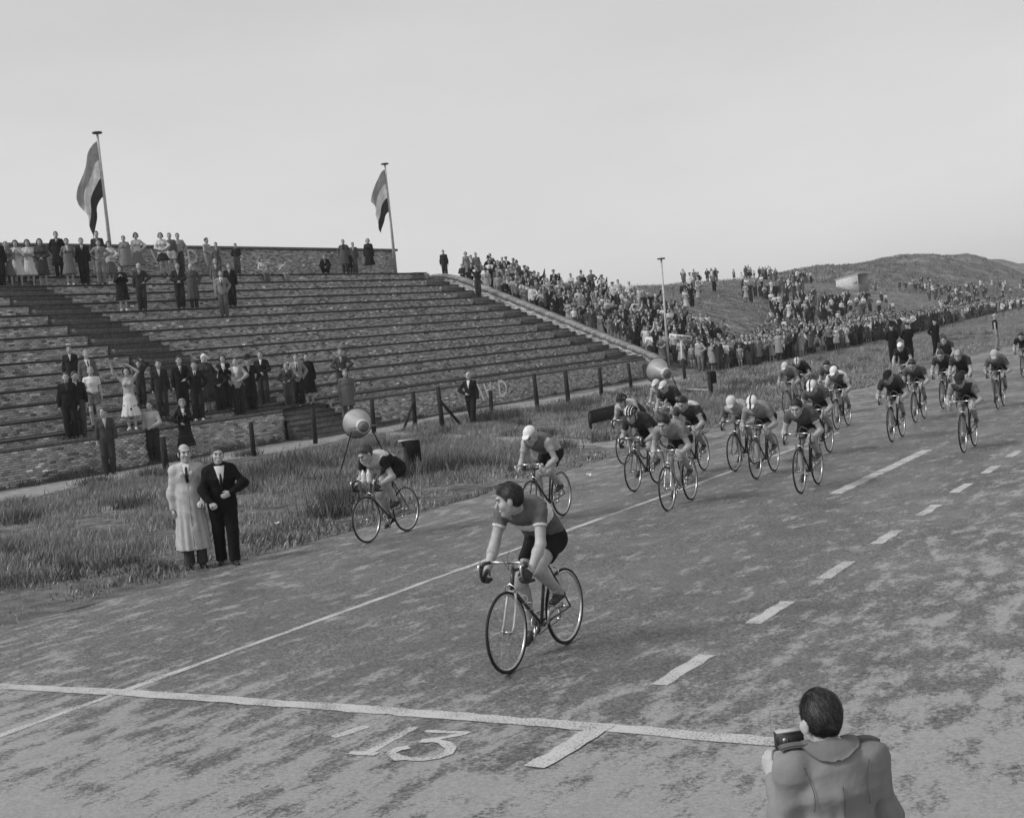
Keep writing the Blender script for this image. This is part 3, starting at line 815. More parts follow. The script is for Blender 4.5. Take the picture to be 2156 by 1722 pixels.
def bike(label, group, loc, rz, lean=0., crank=0., frame_g=.04, steer=0., bar_bottles=False, tape=.6, cage=False, pump=False, fork_g=None):
    root = empty('bicycle', loc, rz)
    root.rotation_mode = 'ZYX'; root.rotation_euler = (lean, 0, rz)
    tag(root, label, 'bicycle', group)
    paintm = mat('enamel', q(frame_g), .3, .06, 20., spec=.5); rub = mat('rubber', .022, .8, .2, 40.); alu = metal(.62); chrome = metal(.5)
    spokem = mat('spoke_steel', .35, .4, .05, 20., metal=1.)
    def ch(nm, mesh, m, parent=root, loc=(0, 0, 0), rot_=(0, 0, 0)):
        o = bpy.data.objects.new(nm, BK[mesh]); COL.objects.link(o); o.parent = parent; o.location = loc; o.rotation_euler = rot_
        if not BK[mesh].materials: BK[mesh].materials.append(m)
        o.material_slots[0].link = 'OBJECT'; o.material_slots[0].material = m
        return o
    def wheel(x, rzz=0., yoff=0.):
        w = empty('wheel', (x, yoff, WR), rzz, root); w.rotation_euler = (0, rnd.random()*6, rzz); w.rotation_mode = 'XYZ'
        ch('tyre', 'tyre', rub, w); ch('rim', 'rim', alu, w); ch('hub', 'hub', chrome, w)
        tag(ch('spokes', 'spokes', spokem, w), kind='stuff')
    wheel(0.); wheel(1.0, steer)
    ch('frame', 'frame', paintm)
    ch('fork', 'fork', mat('enamel', q(fork_g), .3, .06, 20., spec=.5) if fork_g else (chrome if frame_g > .1 else paintm))
    ch('stem', 'stem', alu)
    hb = ch('handlebar', 'handlebar', alu)
    ch('bar_tape', 'bar_tape', mat('bar_tape', q(tape), .8, .15, 60.), hb); ch('bar_tape', 'bar_tape2', mat('bar_tape', q(tape), .8, .15, 60.), hb)
    for sd in (1, -1):
        ch('brake_lever', 'brake_lever', alu, hb, (0, sd*.205, 0))
    ch('brake_cable', 'brake_cable', mat('cable', .25, .5), hb)
    cb = ch('brake_cable', 'brake_cable', mat('cable', .25, .5), hb); cb.scale = (1, -1, 1)
    ch('brake', 'brake', alu, root, (.885, 0, .695)); ch('brake', 'brake', alu, root, (.14, 0, .695))
    ch('saddle', 'saddle', leather(.03), root, (.215, 0, .93)); ch('seat_post', 'seat_post', alu)
    ch('chainring', 'chainring', alu, root, (.43, -.045, .275)); ch('chain', 'chain', rub, root, (0, -.043, 0)); ch('sprocket', 'sprocket', chrome, root, (0, 0, WR)); ch('derailleur', 'derailleur', alu, root, (0.0, -.055, WR))
    for sd in (1, -1):
        th = crank+(math.pi if sd > 0 else 0)
        c = ch('crank', 'crank', alu, root, (.43, sd*.062, .275), (0, -th, 0))
        ch('pedal', 'pedal', chrome, c, (.17, sd*.055, 0), (0, th+.25, 0))
    if cage:
        b = ch('bottle_cage', 'bottle_cage', alu, root, (.60, 0, .455), (0, math.radians(46), 0))
    if pump: ch('pump', 'pump', alu, root)
    if bar_bottles:
        for sd in (1, -1): ch('bottle', 'bottle', mat('bottle_tin', .62, .35, .1, 20.), root, (.905, sd*.05, .87))
    return root

# ------------------------------------------------------------------ terrain: flat verge, spectator bank and dunes on the left of the road
_Y = np.array([66., 80., 115., 160., 206., 300., 700.])
_XF = np.array([-28.6, -27.6, -30., -35.5, -39.5, -47., -70.])
_TY = np.array([66., 72., 105., 157., 185., 215., 300., 380., 620.])
_TS = np.array([0., 2., 8., 16., 25., 32., 45., 80., 140.])
_TZ = np.array([[0, .35, 3.1, 6.6, 7.0, 6.6, 5, 3, 2], [0, .35, 3.1, 6.6, 7.0, 6.6, 5, 3, 2], [0, .5, 3.1, 5.5, 6.4, 6.6, 5.8, 4, 3], [0, .45, 2.4, 4.8, 7.4, 7.9, 6.8, 5, 4], [0, .4, 2.2, 4.6, 7.2, 8.4, 8.0, 6, 5],
                [0, .4, 2.0, 4.0, 5.6, 7.0, 8.0, 8, 7], [0, .5, 2.4, 5, 8.4, 11, 12.3, 11, 9], [0, .6, 3, 7, 11.5, 14.2, 14.6, 13, 11], [0, .6, 3, 7, 10.5, 12, 13.4, 13, 11]])
def _sm(t): return t*t*(3-2*t)
def terrain(X, Y):
    X = np.asarray(X, float); Y = np.asarray(Y, float)
    xf = np.interp(Y, _Y, _XF)
    s = np.clip(xf-X, 0, 139.9)
    yc = np.clip(Y, _TY[0], _TY[-1]-.01)
    i = np.clip(np.searchsorted(_TY, yc, 'right')-1, 0, len(_TY)-2); v = _sm((yc-_TY[i])/(_TY[i+1]-_TY[i]))
    j = np.clip(np.searchsorted(_TS, s, 'right')-1, 0, len(_TS)-2); u = (s-_TS[j])/(_TS[j+1]-_TS[j])
    z = (_TZ[i, j]*(1-u)+_TZ[i, j+1]*u)*(1-v)+(_TZ[i+1, j]*(1-u)+_TZ[i+1, j+1]*u)*v
    n = np.sin(X*.31+1.3*np.sin(Y*.21))*np.sin(Y*.27+.8*np.sin(X*.19))*.22+np.sin(X*.9+Y*.6)*np.sin(Y*.8-X*.5)*.07
    far = np.clip((Y-230)/120, 0, 1)
    n = n+far*(np.sin(X*.11+Y*.05)*np.sin(Y*.045+X*.02)*1.1+np.sin(X*.23+1.)*np.sin(Y*.13)*.5)
    z = z+n*np.clip(s/10, 0, 1)*np.clip((Y-86)/20, 0, 1)
    return np.where(Y < 66.4, 0., np.maximum(z, 0))
def grid_sheet(xs, ys, zf):
    XX, YY = np.meshgrid(xs, ys, indexing='ij')
    V = np.stack([XX, YY, zf(XX, YY)], -1).reshape(-1, 3); n = len(ys)
    I = np.arange((len(xs)-1)*len(ys)).reshape(len(xs)-1, n)[:, :-1].ravel()
    return V, np.stack([I, I+n, I+n+1, I+1], 1)
def nodes(name):
    m = bpy.data.materials.new(name); m.use_nodes = True
    return m, m.node_tree.nodes, m.node_tree.links, m.node_tree.nodes['Principled BSDF']
def noise(N, L, vec, scale, detail=4., rough=.5):
    n = N.new('ShaderNodeTexNoise'); n.inputs['Scale'].default_value = scale; n.inputs['Detail'].default_value = detail; n.inputs['Roughness'].default_value = rough
    L.new(vec, n.inputs['Vector']); return n.outputs[0]
def mrange(N, L, v, a, b, c, d):
    m = N.new('ShaderNodeMapRange'); L.new(v, m.inputs[0])
    for i, x in enumerate((a, b, c, d)): m.inputs[i+1].default_value = x
    return m.outputs[0]
def math_(N, L, op, a, b):
    m = N.new('ShaderNodeMath'); m.operation = op
    for i, x in enumerate((a, b)):
        if isinstance(x, (int, float)): m.inputs[i].default_value = x
        else: L.new(x, m.inputs[i])
    return m.outputs[0]
def fmix(N, L, f, a, b):
    m = N.new('ShaderNodeMix'); m.data_type = 'FLOAT'
    for i, x in ((0, f), (2, a), (3, b)):
        if isinstance(x, (int, float)): m.inputs[i].default_value = x
        else: L.new(x, m.inputs[i])
    return m.outputs[0]
def pos(N):
    return N.new('ShaderNodeNewGeometry').outputs['Position']
def bumped(N, L, b, height, dist):
    bp = N.new('ShaderNodeBump'); bp.inputs['Distance'].default_value = dist
    L.new(height, bp.inputs['Height']); L.new(bp.outputs[0], b.inputs['Normal'])

# grass and dune ground
gm, N, L, b = nodes('dune_grass_ground')
P = pos(N)
big = noise(N, L, P, .35, 5.); huge = noise(N, L, P, .09, 6., .6); mid = noise(N, L, P, 1.1, 6., .65); fine = noise(N, L, P, 6., 6., .65); tiny = noise(N, L, P, 40., 4.)
g1 = mrange(N, L, fine, .32, .68, .10, .32)
sandy = mrange(N, L, big, .56, .66, 0., .55)
g2 = fmix(N, L, sandy, g1, .30)
g3 = math_(N, L, 'MULTIPLY', g2, mrange(N, L, tiny, .3, .7, .75, 1.25)); g3 = math_(N, L, 'MULTIPLY', g3, mrange(N, L, huge, .35, .65, .75, 1.3)); g3 = math_(N, L, 'MULTIPLY', g3, mrange(N, L, mid, .38, .60, .45, 1.3))
L.new(g3, b.inputs['Base Color']); b.inputs['Roughness'].default_value = 1.; b.inputs['Specular IOR Level'].default_value = .1
bumped(N, L, b, fmix(N, L, .5, fine, tiny), .2)
xs = np.concatenate([np.linspace(-190, -62, 44), np.linspace(-60, -26, 70), np.linspace(-25.4, -12.5, 20), np.linspace(-8, 60, 10)])
ys = np.concatenate([np.linspace(-20, 66.39, 22), np.linspace(66.41, 110, 70), np.linspace(111, 250, 120), np.linspace(252, 640, 130)])
tag(obj('ground', grid_sheet(xs, ys, lambda X, Y: terrain(X, Y)), gm, None, True), kind='structure')
tag(obj('plain', (np.array([(-4000, -4000, -.4), (4000, -4000, -.4), (4000, 4000, -.4), (-4000, 4000, -.4)]), np.array([(0, 1, 2, 3)])), gm), kind='structure')

# road: worn asphalt with blown sand in patches, and paler overall towards the camera
rm, N, L, b = nodes('worn_asphalt')
P = pos(N)
agg = noise(N, L, P, 34., 5., .8); agg2 = noise(N, L, P, 260., 2., .6); blot = noise(N, L, P, .8, 4., .55)
mp = N.new('ShaderNodeMapping'); mp.inputs['Scale'].default_value = (1.9, .75, 1.); L.new(P, mp.inputs['Vector'])
wv = noise(N, L, mp.outputs[0], 2.3, 8., .66)
sx = N.new('ShaderNodeSeparateXYZ'); L.new(P, sx.inputs[0])
near = mrange(N, L, sx.outputs['Y'], 4.6, 9.4, .26, 0.)  # raises the pale patches to near full cover close to the camera
right = mrange(N, L, sx.outputs['X'], -5.0, -2.0, 0., .10)
left = mrange(N, L, sx.outputs['X'], -12.8, -10.2, .045, 0.)
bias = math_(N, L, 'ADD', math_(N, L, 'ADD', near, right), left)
pale_v = math_(N, L, 'ADD', wv, bias)
pale_soft = mrange(N, L, pale_v, .50, .74, 0., 1.)
grain = mrange(N, L, agg, .32, .68, -.25, .25)
pale_f = mrange(N, L, math_(N, L, 'ADD', pale_v, math_(N, L, 'MULTIPLY', grain, .30)), .555, .66, 0., 1.)
base = mrange(N, L, blot, .3, .7, .082, .130)
base = math_(N, L, 'MULTIPLY', base, mrange(N, L, agg, .36, .64, .1, 2.1))
base = math_(N, L, 'MULTIPLY', base, mrange(N, L, agg2, .3, .7, .75, 1.25))
base = fmix(N, L, math_(N, L, 'MULTIPLY', pale_soft, .45), base, .19)
base = fmix(N, L, math_(N, L, 'MULTIPLY', pale_f, .55), base, mrange(N, L, agg, .3, .7, .32, .52))
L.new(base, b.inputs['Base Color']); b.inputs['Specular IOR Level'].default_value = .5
damp = noise(N, L, mp.outputs[0], .55, 5., .6)          # damp, smoother patches
L.new(mrange(N, L, damp, .42, .58, .36, .72), b.inputs['Roughness'])
bumped(N, L, b, fmix(N, L, .35, agg, agg2), .012)
road_pts_y = np.concatenate([np.linspace(-20, 60, 161), np.linspace(62, 640, 60)])
edge = np.array([-13.1+.10*math.sin(y*1.7)+.07*math.sin(y*4.1+1)+.05*math.sin(y*9.3) for y in road_pts_y])
V = np.array([(x, y, .012 if 0 < i < 3 else .004) for y, e in zip(road_pts_y, edge) for i, x in enumerate((e, e+.25, 7., 7.3))])
Fq = np.array([(i*4+j, i*4+j+1, (i+1)*4+j+1, (i+1)*4+j) for i in range(len(road_pts_y)-1) for j in range(3)])
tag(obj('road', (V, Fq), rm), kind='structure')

# painted markings: thin sheets above the road, worn through to the asphalt by the brush and by tyres
pm, N, L, b = nodes('worn_road_paint')
P = pos(N)
wear = noise(N, L, P, 55., 3., .7); wear2 = noise(N, L, P, 3., 4.)
col = mrange(N, L, math_(N, L, 'ADD', wear, math_(N, L, 'MULTIPLY', wear2, .5)), .60, .76, .14, .46)
L.new(col, b.inputs['Base Color']); b.inputs['Roughness'].default_value = .8
ZP = .0150
def stroke(pts, w, z=ZP, jit=.008, step=.12):
    """a hand-painted stroke along ground points"""
    P_ = [np.array(p[:2], float) for p in pts]; out = []
    for a, c in zip(P_, P_[1:]):
        n = max(1, int(np.linalg.norm(c-a)/step)); out += [a+(c-a)*i/n for i in range(n)]
    out.append(P_[-1]); out = np.array(out)
    T = np.gradient(out, axis=0); T /= np.linalg.norm(T, axis=1)[:, None]+1e-9
    Nn = np.stack([-T[:, 1], T[:, 0]], 1); jl = nrs.normal(size=(len(out), 2))*jit
    Lf = out+Nn*(w/2+jl[:, :1]); Rt = out-Nn*(w/2+jl[:, 1:])
    V = np.concatenate([np.c_[Rt, np.full(len(out), z)], np.c_[Lf, np.full(len(out), z)]]); n = len(out)
    return V, np.array([(i, i+1, n+i+1, n+i) for i in range(n-1)])
road_o = bpy.data.objects['road']
def marking(nm, VF): return obj(nm, VF, pm, road_o)
marking('edge_line', stroke([(-9.09, -4), (-9.1, 12), (-9.1, 29)], .09, step=.3))
marking('finish_line', stroke([hit(-140, 1441), hit(0, 1448), hit(245, 1460), hit(750, 1495), hit(1280, 1536), hit(1640, 1567), hit(1800, 1582)], .17, z=ZP+.0025))
for i in range(26):
    y = 9.55+2*i+rnd.uniform(-.04, .04)
    marking('lane_dash', stroke([(-4.4+rnd.uniform(-.02, .02), y-.46), (-4.4, y+.46)], .145))
marking('lane_stripe', stroke([(-6.19, 19.25), (-6.13, 24.7)], .2))
marking('grid_mark', stroke([hit(1125, 1620), hit(1275, 1530)], .16, z=ZP+.005))
c4 = lambda x, y: hit((900+x/1.4373)*.6797, (2000+y/1.4373)*.6797)
marking('painted_numeral', stroke([c4(x, y) for x, y in [(553, 368), (335, 490)]], .085, step=.06))
marking('painted_numeral', stroke([c4(265, 484), c4(388, 491)], .07, z=ZP+.0025, step=.06))
marking('painted_numeral', stroke([c4(x, y) for x, y in [(600, 388), (798, 393), (690, 416), (578, 433)]], .06, step=.06))
marking('painted_numeral', stroke([c4(x, y) for x, y in [(578, 433), (640, 432), (690, 442), (716, 462), (700, 488), (650, 506), (590, 515), (520, 513), (470, 503), (450, 486), (480, 470), (528, 460)]], .075, z=ZP+.0025, step=.05))
marking('short_stroke', stroke([c4(192, 414), c4(343, 366)], .07))
marking('side_line', stroke([(-2.0, 30), (-2.0, 60)], .12))

# sandy paths
sm_, N, L, b = nodes('trodden_sand')
P = pos(N)
f1 = noise(N, L, P, 3., 6., .6); f2 = noise(N, L, P, 50., 3.)
L.new(math_(N, L, 'MULTIPLY', mrange(N, L, f1, .35, .65, .17, .30), mrange(N, L, f2, .3, .7, .8, 1.2)), b.inputs['Base Color']); b.inputs['Roughness'].default_value = 1.
bumped(N, L, b, f1, .06)
def strip(pts, w0, z):
    P_ = np.array(pts, float); n = 60
    t = np.linspace(0, 1, n); d = np.r_[0, np.cumsum(np.linalg.norm(np.diff(P_, axis=0), axis=1))]; d /= d[-1]
    C = np.c_[np.interp(t, d, P_[:, 0]), np.interp(t, d, P_[:, 1])]
    T = np.gradient(C, axis=0); T /= np.linalg.norm(T, axis=1)[:, None]; Nn = np.c_[-T[:, 1], T[:, 0]]
    wl_ = w0/2*(1+.25*np.sin(t*23)+.15*np.sin(t*61+1)); wr_ = w0/2*(1+.25*np.sin(t*19+2)+.15*np.sin(t*53))
    V = np.concatenate([np.c_[C-Nn*wr_[:, None], np.full(n, z)], np.c_[C+Nn*wl_[:, None], np.full(n, z)]])
    return V, np.array([(i, i+1, n+i+1, n+i) for i in range(n-1)])
tag(obj('path', strip([(-29.4, 20), (-29.7, 32), (-29.4, 40), (-28.4, 52), (-27.6, 66)], 3.0, .006), sm_), kind='structure')
tag(obj('path', strip([(-27.5, 36.6), (-23.8, 34.1), (-19.9, 32.1), (-16.9, 30.4), (-13.6, 28.4)], 1.1, .010), sm_), kind='structure')
sl_, N, L, b = nodes('trodden_soil')
P = pos(N); f1 = noise(N, L, P, 2.5, 6., .65); f2 = noise(N, L, P, 28., 5., .7)
L.new(math_(N, L, 'MULTIPLY', mrange(N, L, f1, .38, .66, .09, .26), mrange(N, L, f2, .3, .7, .5, 1.5)), b.inputs['Base Color']); b.inputs['Roughness'].default_value = 1.
bumped(N, L, b, f2, .08)
tag(obj('sand_shoulder', strip([(-14.1, 4), (-14.2, 9), (-13.85, 12), (-13.55, 14.5), (-13.35, 17)], 1.9, .003), sl_), kind='structure')

# ------------------------------------------------------------------ grandstand of brick terraces
X0, DX, Z0, DZ, ROWS = -32.0, 1.02, 1.34, .463, 14
YA, YB = 14.0, 65.0
row_x = lambda i: X0-DX*i
row_z = lambda i: Z0+DZ*i
WALL_X, WALL_Z = -31.5, 1.13
STAIR = (34.7, 37.4)
GATE = (36.4, 39.2)
concrete = mat('rough_concrete', .3, .95, .3, 2.5, .01, 30.)
mortar = mat('mortar', .18, .95, .25, 3., .006, 60.)
plank = mat('weathered_plank', .075, .9, .35, 4., .004, 90.)
brickm = mat('old_brick', .45, .93, .22, 14., .006, 80., attr='tone')
stand = tag(empty('grandstand', (WALL_X, 40, 0)), 'terraced brick grandstand with rows of steps and a high back wall', 'grandstand')
def sobj(nm, VF, m, parent=None, smooth=False):
    V, Fq = VF
    return obj(nm, (np.asarray(V, float)-(np.array([WALL_X, 40, 0]) if parent is None else 0), Fq), m, parent or stand, smooth)
def prism_y(poly, y0, y1):
    """(x,z) outline extruded along y, quads + end fans as quads"""
    n = len(poly); V = [(x, y0, z) for x, z in poly]+[(x, y1, z) for x, z in poly]
    return np.array(V), np.array([(i, (i+1) % n, n+(i+1) % n, n+i) for i in range(n)])
# stepped core (its faces are the recessed mortar behind the bricks)
prof = [(WALL_X-.025, -.3), (WALL_X-.025, WALL_Z), (X0-.025, WALL_Z)]
for i in range(ROWS):
    prof += [(row_x(i)-.025, row_z(i)-.05), (row_x(i+1)-.025, row_z(i)-.05)]
prof += [(-50., row_z(ROWS-1)-.05), (-50., -.3)]
def core(y0, y1):
    n = len(prof); V, Fq = prism_y(prof, y0, y1)
    ends = []
    base = len(V)
    # end caps built per step as quads
    W, G, o = [], [], 0
    for yy in (y0, y1):
        for (xa, za), (xb, zb) in zip(prof[1:-2], prof[2:-1]):
            if abs(xa-xb) < 1e-6: continue
            W += [(xa, yy, -.3), (xa, yy, min(za, zb)), (xb, yy, min(za, zb)), (xb, yy, -.3)]; G.append((o, o+1, o+2, o+3)); o += 4
    return join([(V, Fq), (np.array(W), np.array(G))])
sobj('terrace_core', core(YA, GATE[0]), mortar)
sobj('terrace_core', core(GATE[1], YB+1.9), mortar)
# behind the entrance steps the core starts at the first row
prof_keep = prof
prof = [(X0-.3, -.3), (X0-.3, row_z(0)-.05), (row_x(1)-.025, row_z(0)-.05)]+prof_keep[5:]
sobj('terrace_core', core(GATE[0], GATE[1]), mortar)
prof = prof_keep

# bricks: real pieces on every riser and wall
brick_mesh_cache = {}
BL, BH, BD, JO = .205, .060, .03, .011
def brick_fields():
    """(x_face, y, z, toneclass) of every visible stretcher, rows of risers and walls"""
    out = []
    def field(xf, y0, y1, z0, z1, dark=1.):
        nz = max(1, int(round((z1-z0)/(BH+JO)))); ph = (z1-z0)/nz
        for k in range(nz):
            ys_ = np.arange(y0+(k % 2)*.108, y1-.02, BL+JO)
            t = nrs.normal(1., .30, len(ys_)).clip(.35, 2.1)
            t[nrs.rand(len(ys_)) < .035] *= 1.9
            out.append(np.c_[np.full(len(ys_), xf), ys_, np.full(len(ys_), z0+k*ph), np.full(len(ys_), ph-JO), t*dark, np.minimum(BL, y1-ys_)])
    field(WALL_X, 16., GATE[0]-.05, .02, WALL_Z-.115); field(WALL_X, GATE[1]+.05, YB+1.85, .02, WALL_Z-.115)
    for i in range(ROWS):
        zb = WALL_Z if i == 0 else row_z(i-1)
        for y0, y1 in ((18., STAIR[0]), (STAIR[1], YB)):
            field(row_x(i), y0, y1, zb+.005, row_z(i)-.075)
    field(-46.55, 24., 65.4, row_z(ROWS-1), 8.78)
    return np.concatenate(out)
BR = brick_fields()
def bricks_mesh(nm, rows_):
    n = len(rows_); xf, y, z, hh, t, ln = rows_.T
    xj = xf+nrs.uniform(-.006, .004, n)
    V = np.zeros((n, 8, 3)); c = 0
    for xx in (-BD, 0.):
        for yy, zz in ((0, 0), (1, 0), (1, 1), (0, 1)):
            V[:, c] = np.c_[xj+xx, y+yy*ln, z+zz*hh]; c += 1
    f = np.array([(4, 5, 6, 7), (0, 1, 5, 4), (1, 2, 6, 5), (2, 3, 7, 6), (3, 0, 4, 7)])
    Fq = (np.arange(n)[:, None, None]*8+f[None]).reshape(-1, 4)
    me = np_mesh(nm, V.reshape(-1, 3)-np.array([WALL_X, 40, 0]), Fq, False)
    a = me.attributes.new('tone', 'FLOAT', 'FACE'); a.data.foreach_set('value', np.repeat(t, 5).astype(np.float32))
    return me
# the pieces that show largest: the low wall nearest the road, in view beside the entrance
depth = BR[:, 0]*_fw[0]+BR[:, 1]*_fw[1]
pj = IMG_W/2+F_PX*((BR[:, :3]-CAM_O)@_r2)/((BR[:, :3]-CAM_O)@_fw)
sel = np.where((BR[:, 0] == WALL_X) & (pj > 160) & (pj < 700))[0]
sel = sel[np.argsort(depth[sel])][:280]
rest = np.setdiff1d(np.arange(len(BR)), sel)
for k in range(12):   # twelve brick meshes of slightly different tone, shared by the single bricks
    V, Fq = box(-BD/2, BL/2, BH/2, BD, BL, BH)
    me = np_mesh('brick', V, Fq, False); a = me.attributes.new('tone', 'FLOAT', 'FACE'); a.data.foreach_set('value', np.full(len(Fq), [.5, .65, .75, .85, .95, 1., 1.05, 1.15, 1.25, 1.4, 1.7, 2.1][k], np.float32)); me.materials.append(brickm); brick_mesh_cache[k] = me
for j in sel:
    xf, y, z, hh, t, ln = BR[j]
    k = int(np.argmin(np.abs(np.array([.5, .65, .75, .85, .95, 1., 1.05, 1.15, 1.25, 1.4, 1.7, 2.1])-t)))
    o = bpy.data.objects.new('brick', brick_mesh_cache[k]); COL.objects.link(o); o.parent = stand
    o.location = (xf-WALL_X+nrs.uniform(-.006, .004), y-40, z); o.scale = (1, ln/BL, hh/BH)
o = link_mesh('brickwork', bricks_mesh('brickwork', BR[rest]), stand, [brickm]); tag(o, kind='stuff')
# soldier course on top of the low wall
def soldiers(x0, ya, yb, z0, hh, dep, nm='coping_brick', each=False, step=.072):
    n = int((yb-ya)/step); parts = []
    for k in range(n):
        V, Fq = box(x0-dep/2+nrs.uniform(-.005, .005), ya+(k+.5)*step, z0+hh/2, dep, step-.010, hh); parts.append((V, Fq))
    return parts
for ya, yb in ((16., GATE[0]), (GATE[1], YB+1.85)):
    o = sobj('coping_course', join(soldiers(WALL_X+.012, ya, yb, WALL_Z-.11, .105, .2)), mat('pale_brick', .15, .93, .4, 9.)); tag(o, kind='stuff')
# nosings: a dark plank lying along the edge of every row
for i in range(ROWS):
    o = sobj('nosing', box(row_x(i)-.17, (YA+YB)/2, row_z(i)-.024, .44, YB-YA, .048), plank)
for i in range(ROWS):
    sobj('tread', box(row_x(i)-.7, (YA+YB)/2, row_z(i)-.046, .62, YB-YA, .03), concrete)
# stairway between the rows: two dark steps to each row
stepm = mat('stair_brick', .13, .95, .35, 8., .006, 70.)
for i in range(ROWS):
    zb = WALL_Z if i == 0 else row_z(i-1)
    hh = (row_z(i)-zb)
    for s_ in range(2):
        zt = zb+hh*(s_+1)/2; xf = row_x(i)+.40-.42*s_
        sobj('step', box(xf-.22, sum(STAIR)/2, zt-hh/4+.006, .46, STAIR[1]-STAIR[0], hh/2), stepm)
        sobj('step_edge', box(xf-.02, sum(STAIR)/2, zt-.008, .10, STAIR[1]-STAIR[0]+.01, .045), plank)
# right-hand end: steps beside the sloping end wall with its brick-on-edge coping
for i in range(ROWS-1):
    zb = WALL_Z if i == 0 else row_z(i-1)
    hh = row_z(i)-zb
    for s_ in range(2):
        zt = zb+hh*(s_+1)/2; xf = row_x(i)+.38-.42*s_
        sobj('step', box(xf-.28, YB+.95, zt-hh/4-.02, .56, 1.86, hh/2-.04), stepm); sobj('step_edge', box(xf-.1, YB+.95, zt-.02, .24, 1.87, .05), plank)
CP = [(-46.8, 7.15), (-44.6, 7.22), (-43.4, 6.92), (-42.2, 6.40), (-31.25, 1.32), (-30.9, 1.08), (-30.6, 1.08)]      # top of the end wall
cpx, cpz = np.array([p[0] for p in CP]), np.array([p[1] for p in CP])
V, Fq = [], []
for (xa, za), (xb, zb) in zip(CP, CP[1:]):
    o = len(V); za -= .17; zb -= .17
    V += [(xa, 66.85, -.3), (xa, 66.85, za), (xb, 66.85, zb), (xb, 66.85, -.3), (xa, 67.6, -.3), (xa, 67.6, za), (xb, 67.6, zb), (xb, 67.6, -.3)]
    Fq += [(o+3, o+2, o+1, o), (o+4, o+5, o+6, o+7), (o+2, o+6, o+5, o+1)]
o = len(V); V += [(-30.6, 66.85, -.3), (-30.6, 66.85, .91), (-30.6, 67.6, .91), (-30.6, 67.6, -.3)]; Fq.append((o, o+3, o+2, o+1))
sobj('end_wall', (np.array(V), np.array(Fq)), mortar)
rows_ = []
for k in range(100):
    z = .05+k*.071
    xs_ = np.arange(-46+(k % 2)*.108, -30.9, BL+JO)
    top = np.minimum(np.interp(xs_+BL, cpx, cpz), np.interp(xs_, cpx, cpz))-.17
    for x in xs_[(z+.065 < top) & (z > np.interp(xs_, [-46, -31.5], [6.2, .2])-1.1)]: rows_.append((x, z))
pb = [box(x+BL/2, 66.84+nrs.uniform(-.004, .004), z+BH/2, BL, .035, BH) for x, z in rows_]
o = sobj('end_wall_brickwork', join(pb), brickm); tag(o, kind='stuff')
a = o.data.attributes.new('tone', 'FLOAT', 'FACE'); a.data.foreach_set('value', np.repeat(nrs.normal(1.15, .3, len(pb)).clip(.4, 2.2), 6).astype(np.float32))
# brick-on-edge coping laid along the slope, each brick a piece
cme = [np_mesh('coping_brick', *box(0, 0, 0, .105, .90, .17), False) for _ in range(3)]
for m_, g_ in zip(cme, (.26, .34, .42)): m_.materials.append(mat('coping_brick', g_, .93, .3, 12., .005, 80.))
for a_, b_ in zip(CP, CP[1:]):
    a_, b_ = A(*a_), A(*b_); d = b_-a_; Ln = np.linalg.norm(d); n = max(1, int(Ln/.125)); ang = -math.atan2(d[1], d[0])
    for k in range(n):
        p_ = a_+d*(k+.5)/n
        o = bpy.data.objects.new('coping_brick', rnd.choice(cme)); COL.objects.link(o); o.parent = stand
        o.location = (p_[0]-WALL_X, 67.23-40+rnd.uniform(-.012, .012), p_[1]-.085+rnd.uniform(-.008, .008)); o.rotation_euler = (0, ang+rnd.uniform(-.02, .02), 0)
# back wall on the top row with a coping, and the small wall end beyond it
sobj('back_wall', box(-46.9, (24+65.4)/2, 7.95, .65, 41.4, 1.70), mortar)
sobj('back_wall_coping', box(-46.88, (24+65.55)/2, 8.86, .80, 41.6, .13), mat('coping_stone', .16, .9, .3, 5., .01, 40.))
sobj('top_ledge', box(row_x(ROWS-1)-.4, YB+.55, row_z(ROWS-1)-.25, 1.0, 1.2, .42), mortar)
sobj('top_ledge_edge', box(row_x(ROWS-1)-.3, YB+.6, row_z(ROWS-1)-.025, 1.1, 1.4, .05), plank)
# entrance steps in the gap of the low wall, widening towards the path
for k in range(6):
    zt = WALL_Z*(6-k)/6.3; xf = X0+.28+.30*k
    wd = 2.8 if k < 3 else 2.8+.9*(k-2)
    sobj('entrance_step', box(xf-.17, sum(GATE)/2+(0 if k < 3 else .35*(k-2)), zt/2-.1, .40, wd-.02, zt+.2-.05), stepm)
    sobj('entrance_step_edge', box(xf-.14, sum(GATE)/2+(0 if k < 3 else .35*(k-2)), zt-.015, .40, wd, .06), plank)
for y in GATE:
    sobj('gate_pier_cap', box(WALL_X-.12, y+(.13 if y == GATE[1] else -.13), WALL_Z-.33, .3, .26, .16), mat('white_paint', .5, .8, .2, 12.))
# painted letters on the two walls
lm, N, L, b = nodes('worn_wall_paint')
w1 = noise(N, L, pos(N), 9., 5., .7)
L.new(mrange(N, L, w1, .32, .52, .34, .8), b.inputs['Base Color']); b.inputs['Roughness'].default_value = .9
def letters(X, segs, parent_nm):
    for nm, pts_, w in segs:
        parts = []
        for (y0, z0), (y1, z1) in zip(pts_, pts_[1:]):
            d = A(y1-y0, z1-z0); d /= np.linalg.norm(d); n_ = A(-d[1], d[0])*w/2
            e = d*w*.3
            parts.append((np.array([(X, y0-n_[0]-e[0], z0-n_[1]-e[1]), (X, y1-n_[0]+e[0], z1-n_[1]+e[1]), (X, y1+n_[0]+e[0], z1+n_[1]+e[1]), (X, y0+n_[0]-e[0], z0+n_[1]-e[1])])+A(len(parts)*.0012, 0, 0), np.array([(0, 1, 2, 3)])))
        sobj(nm, join(parts), lm)
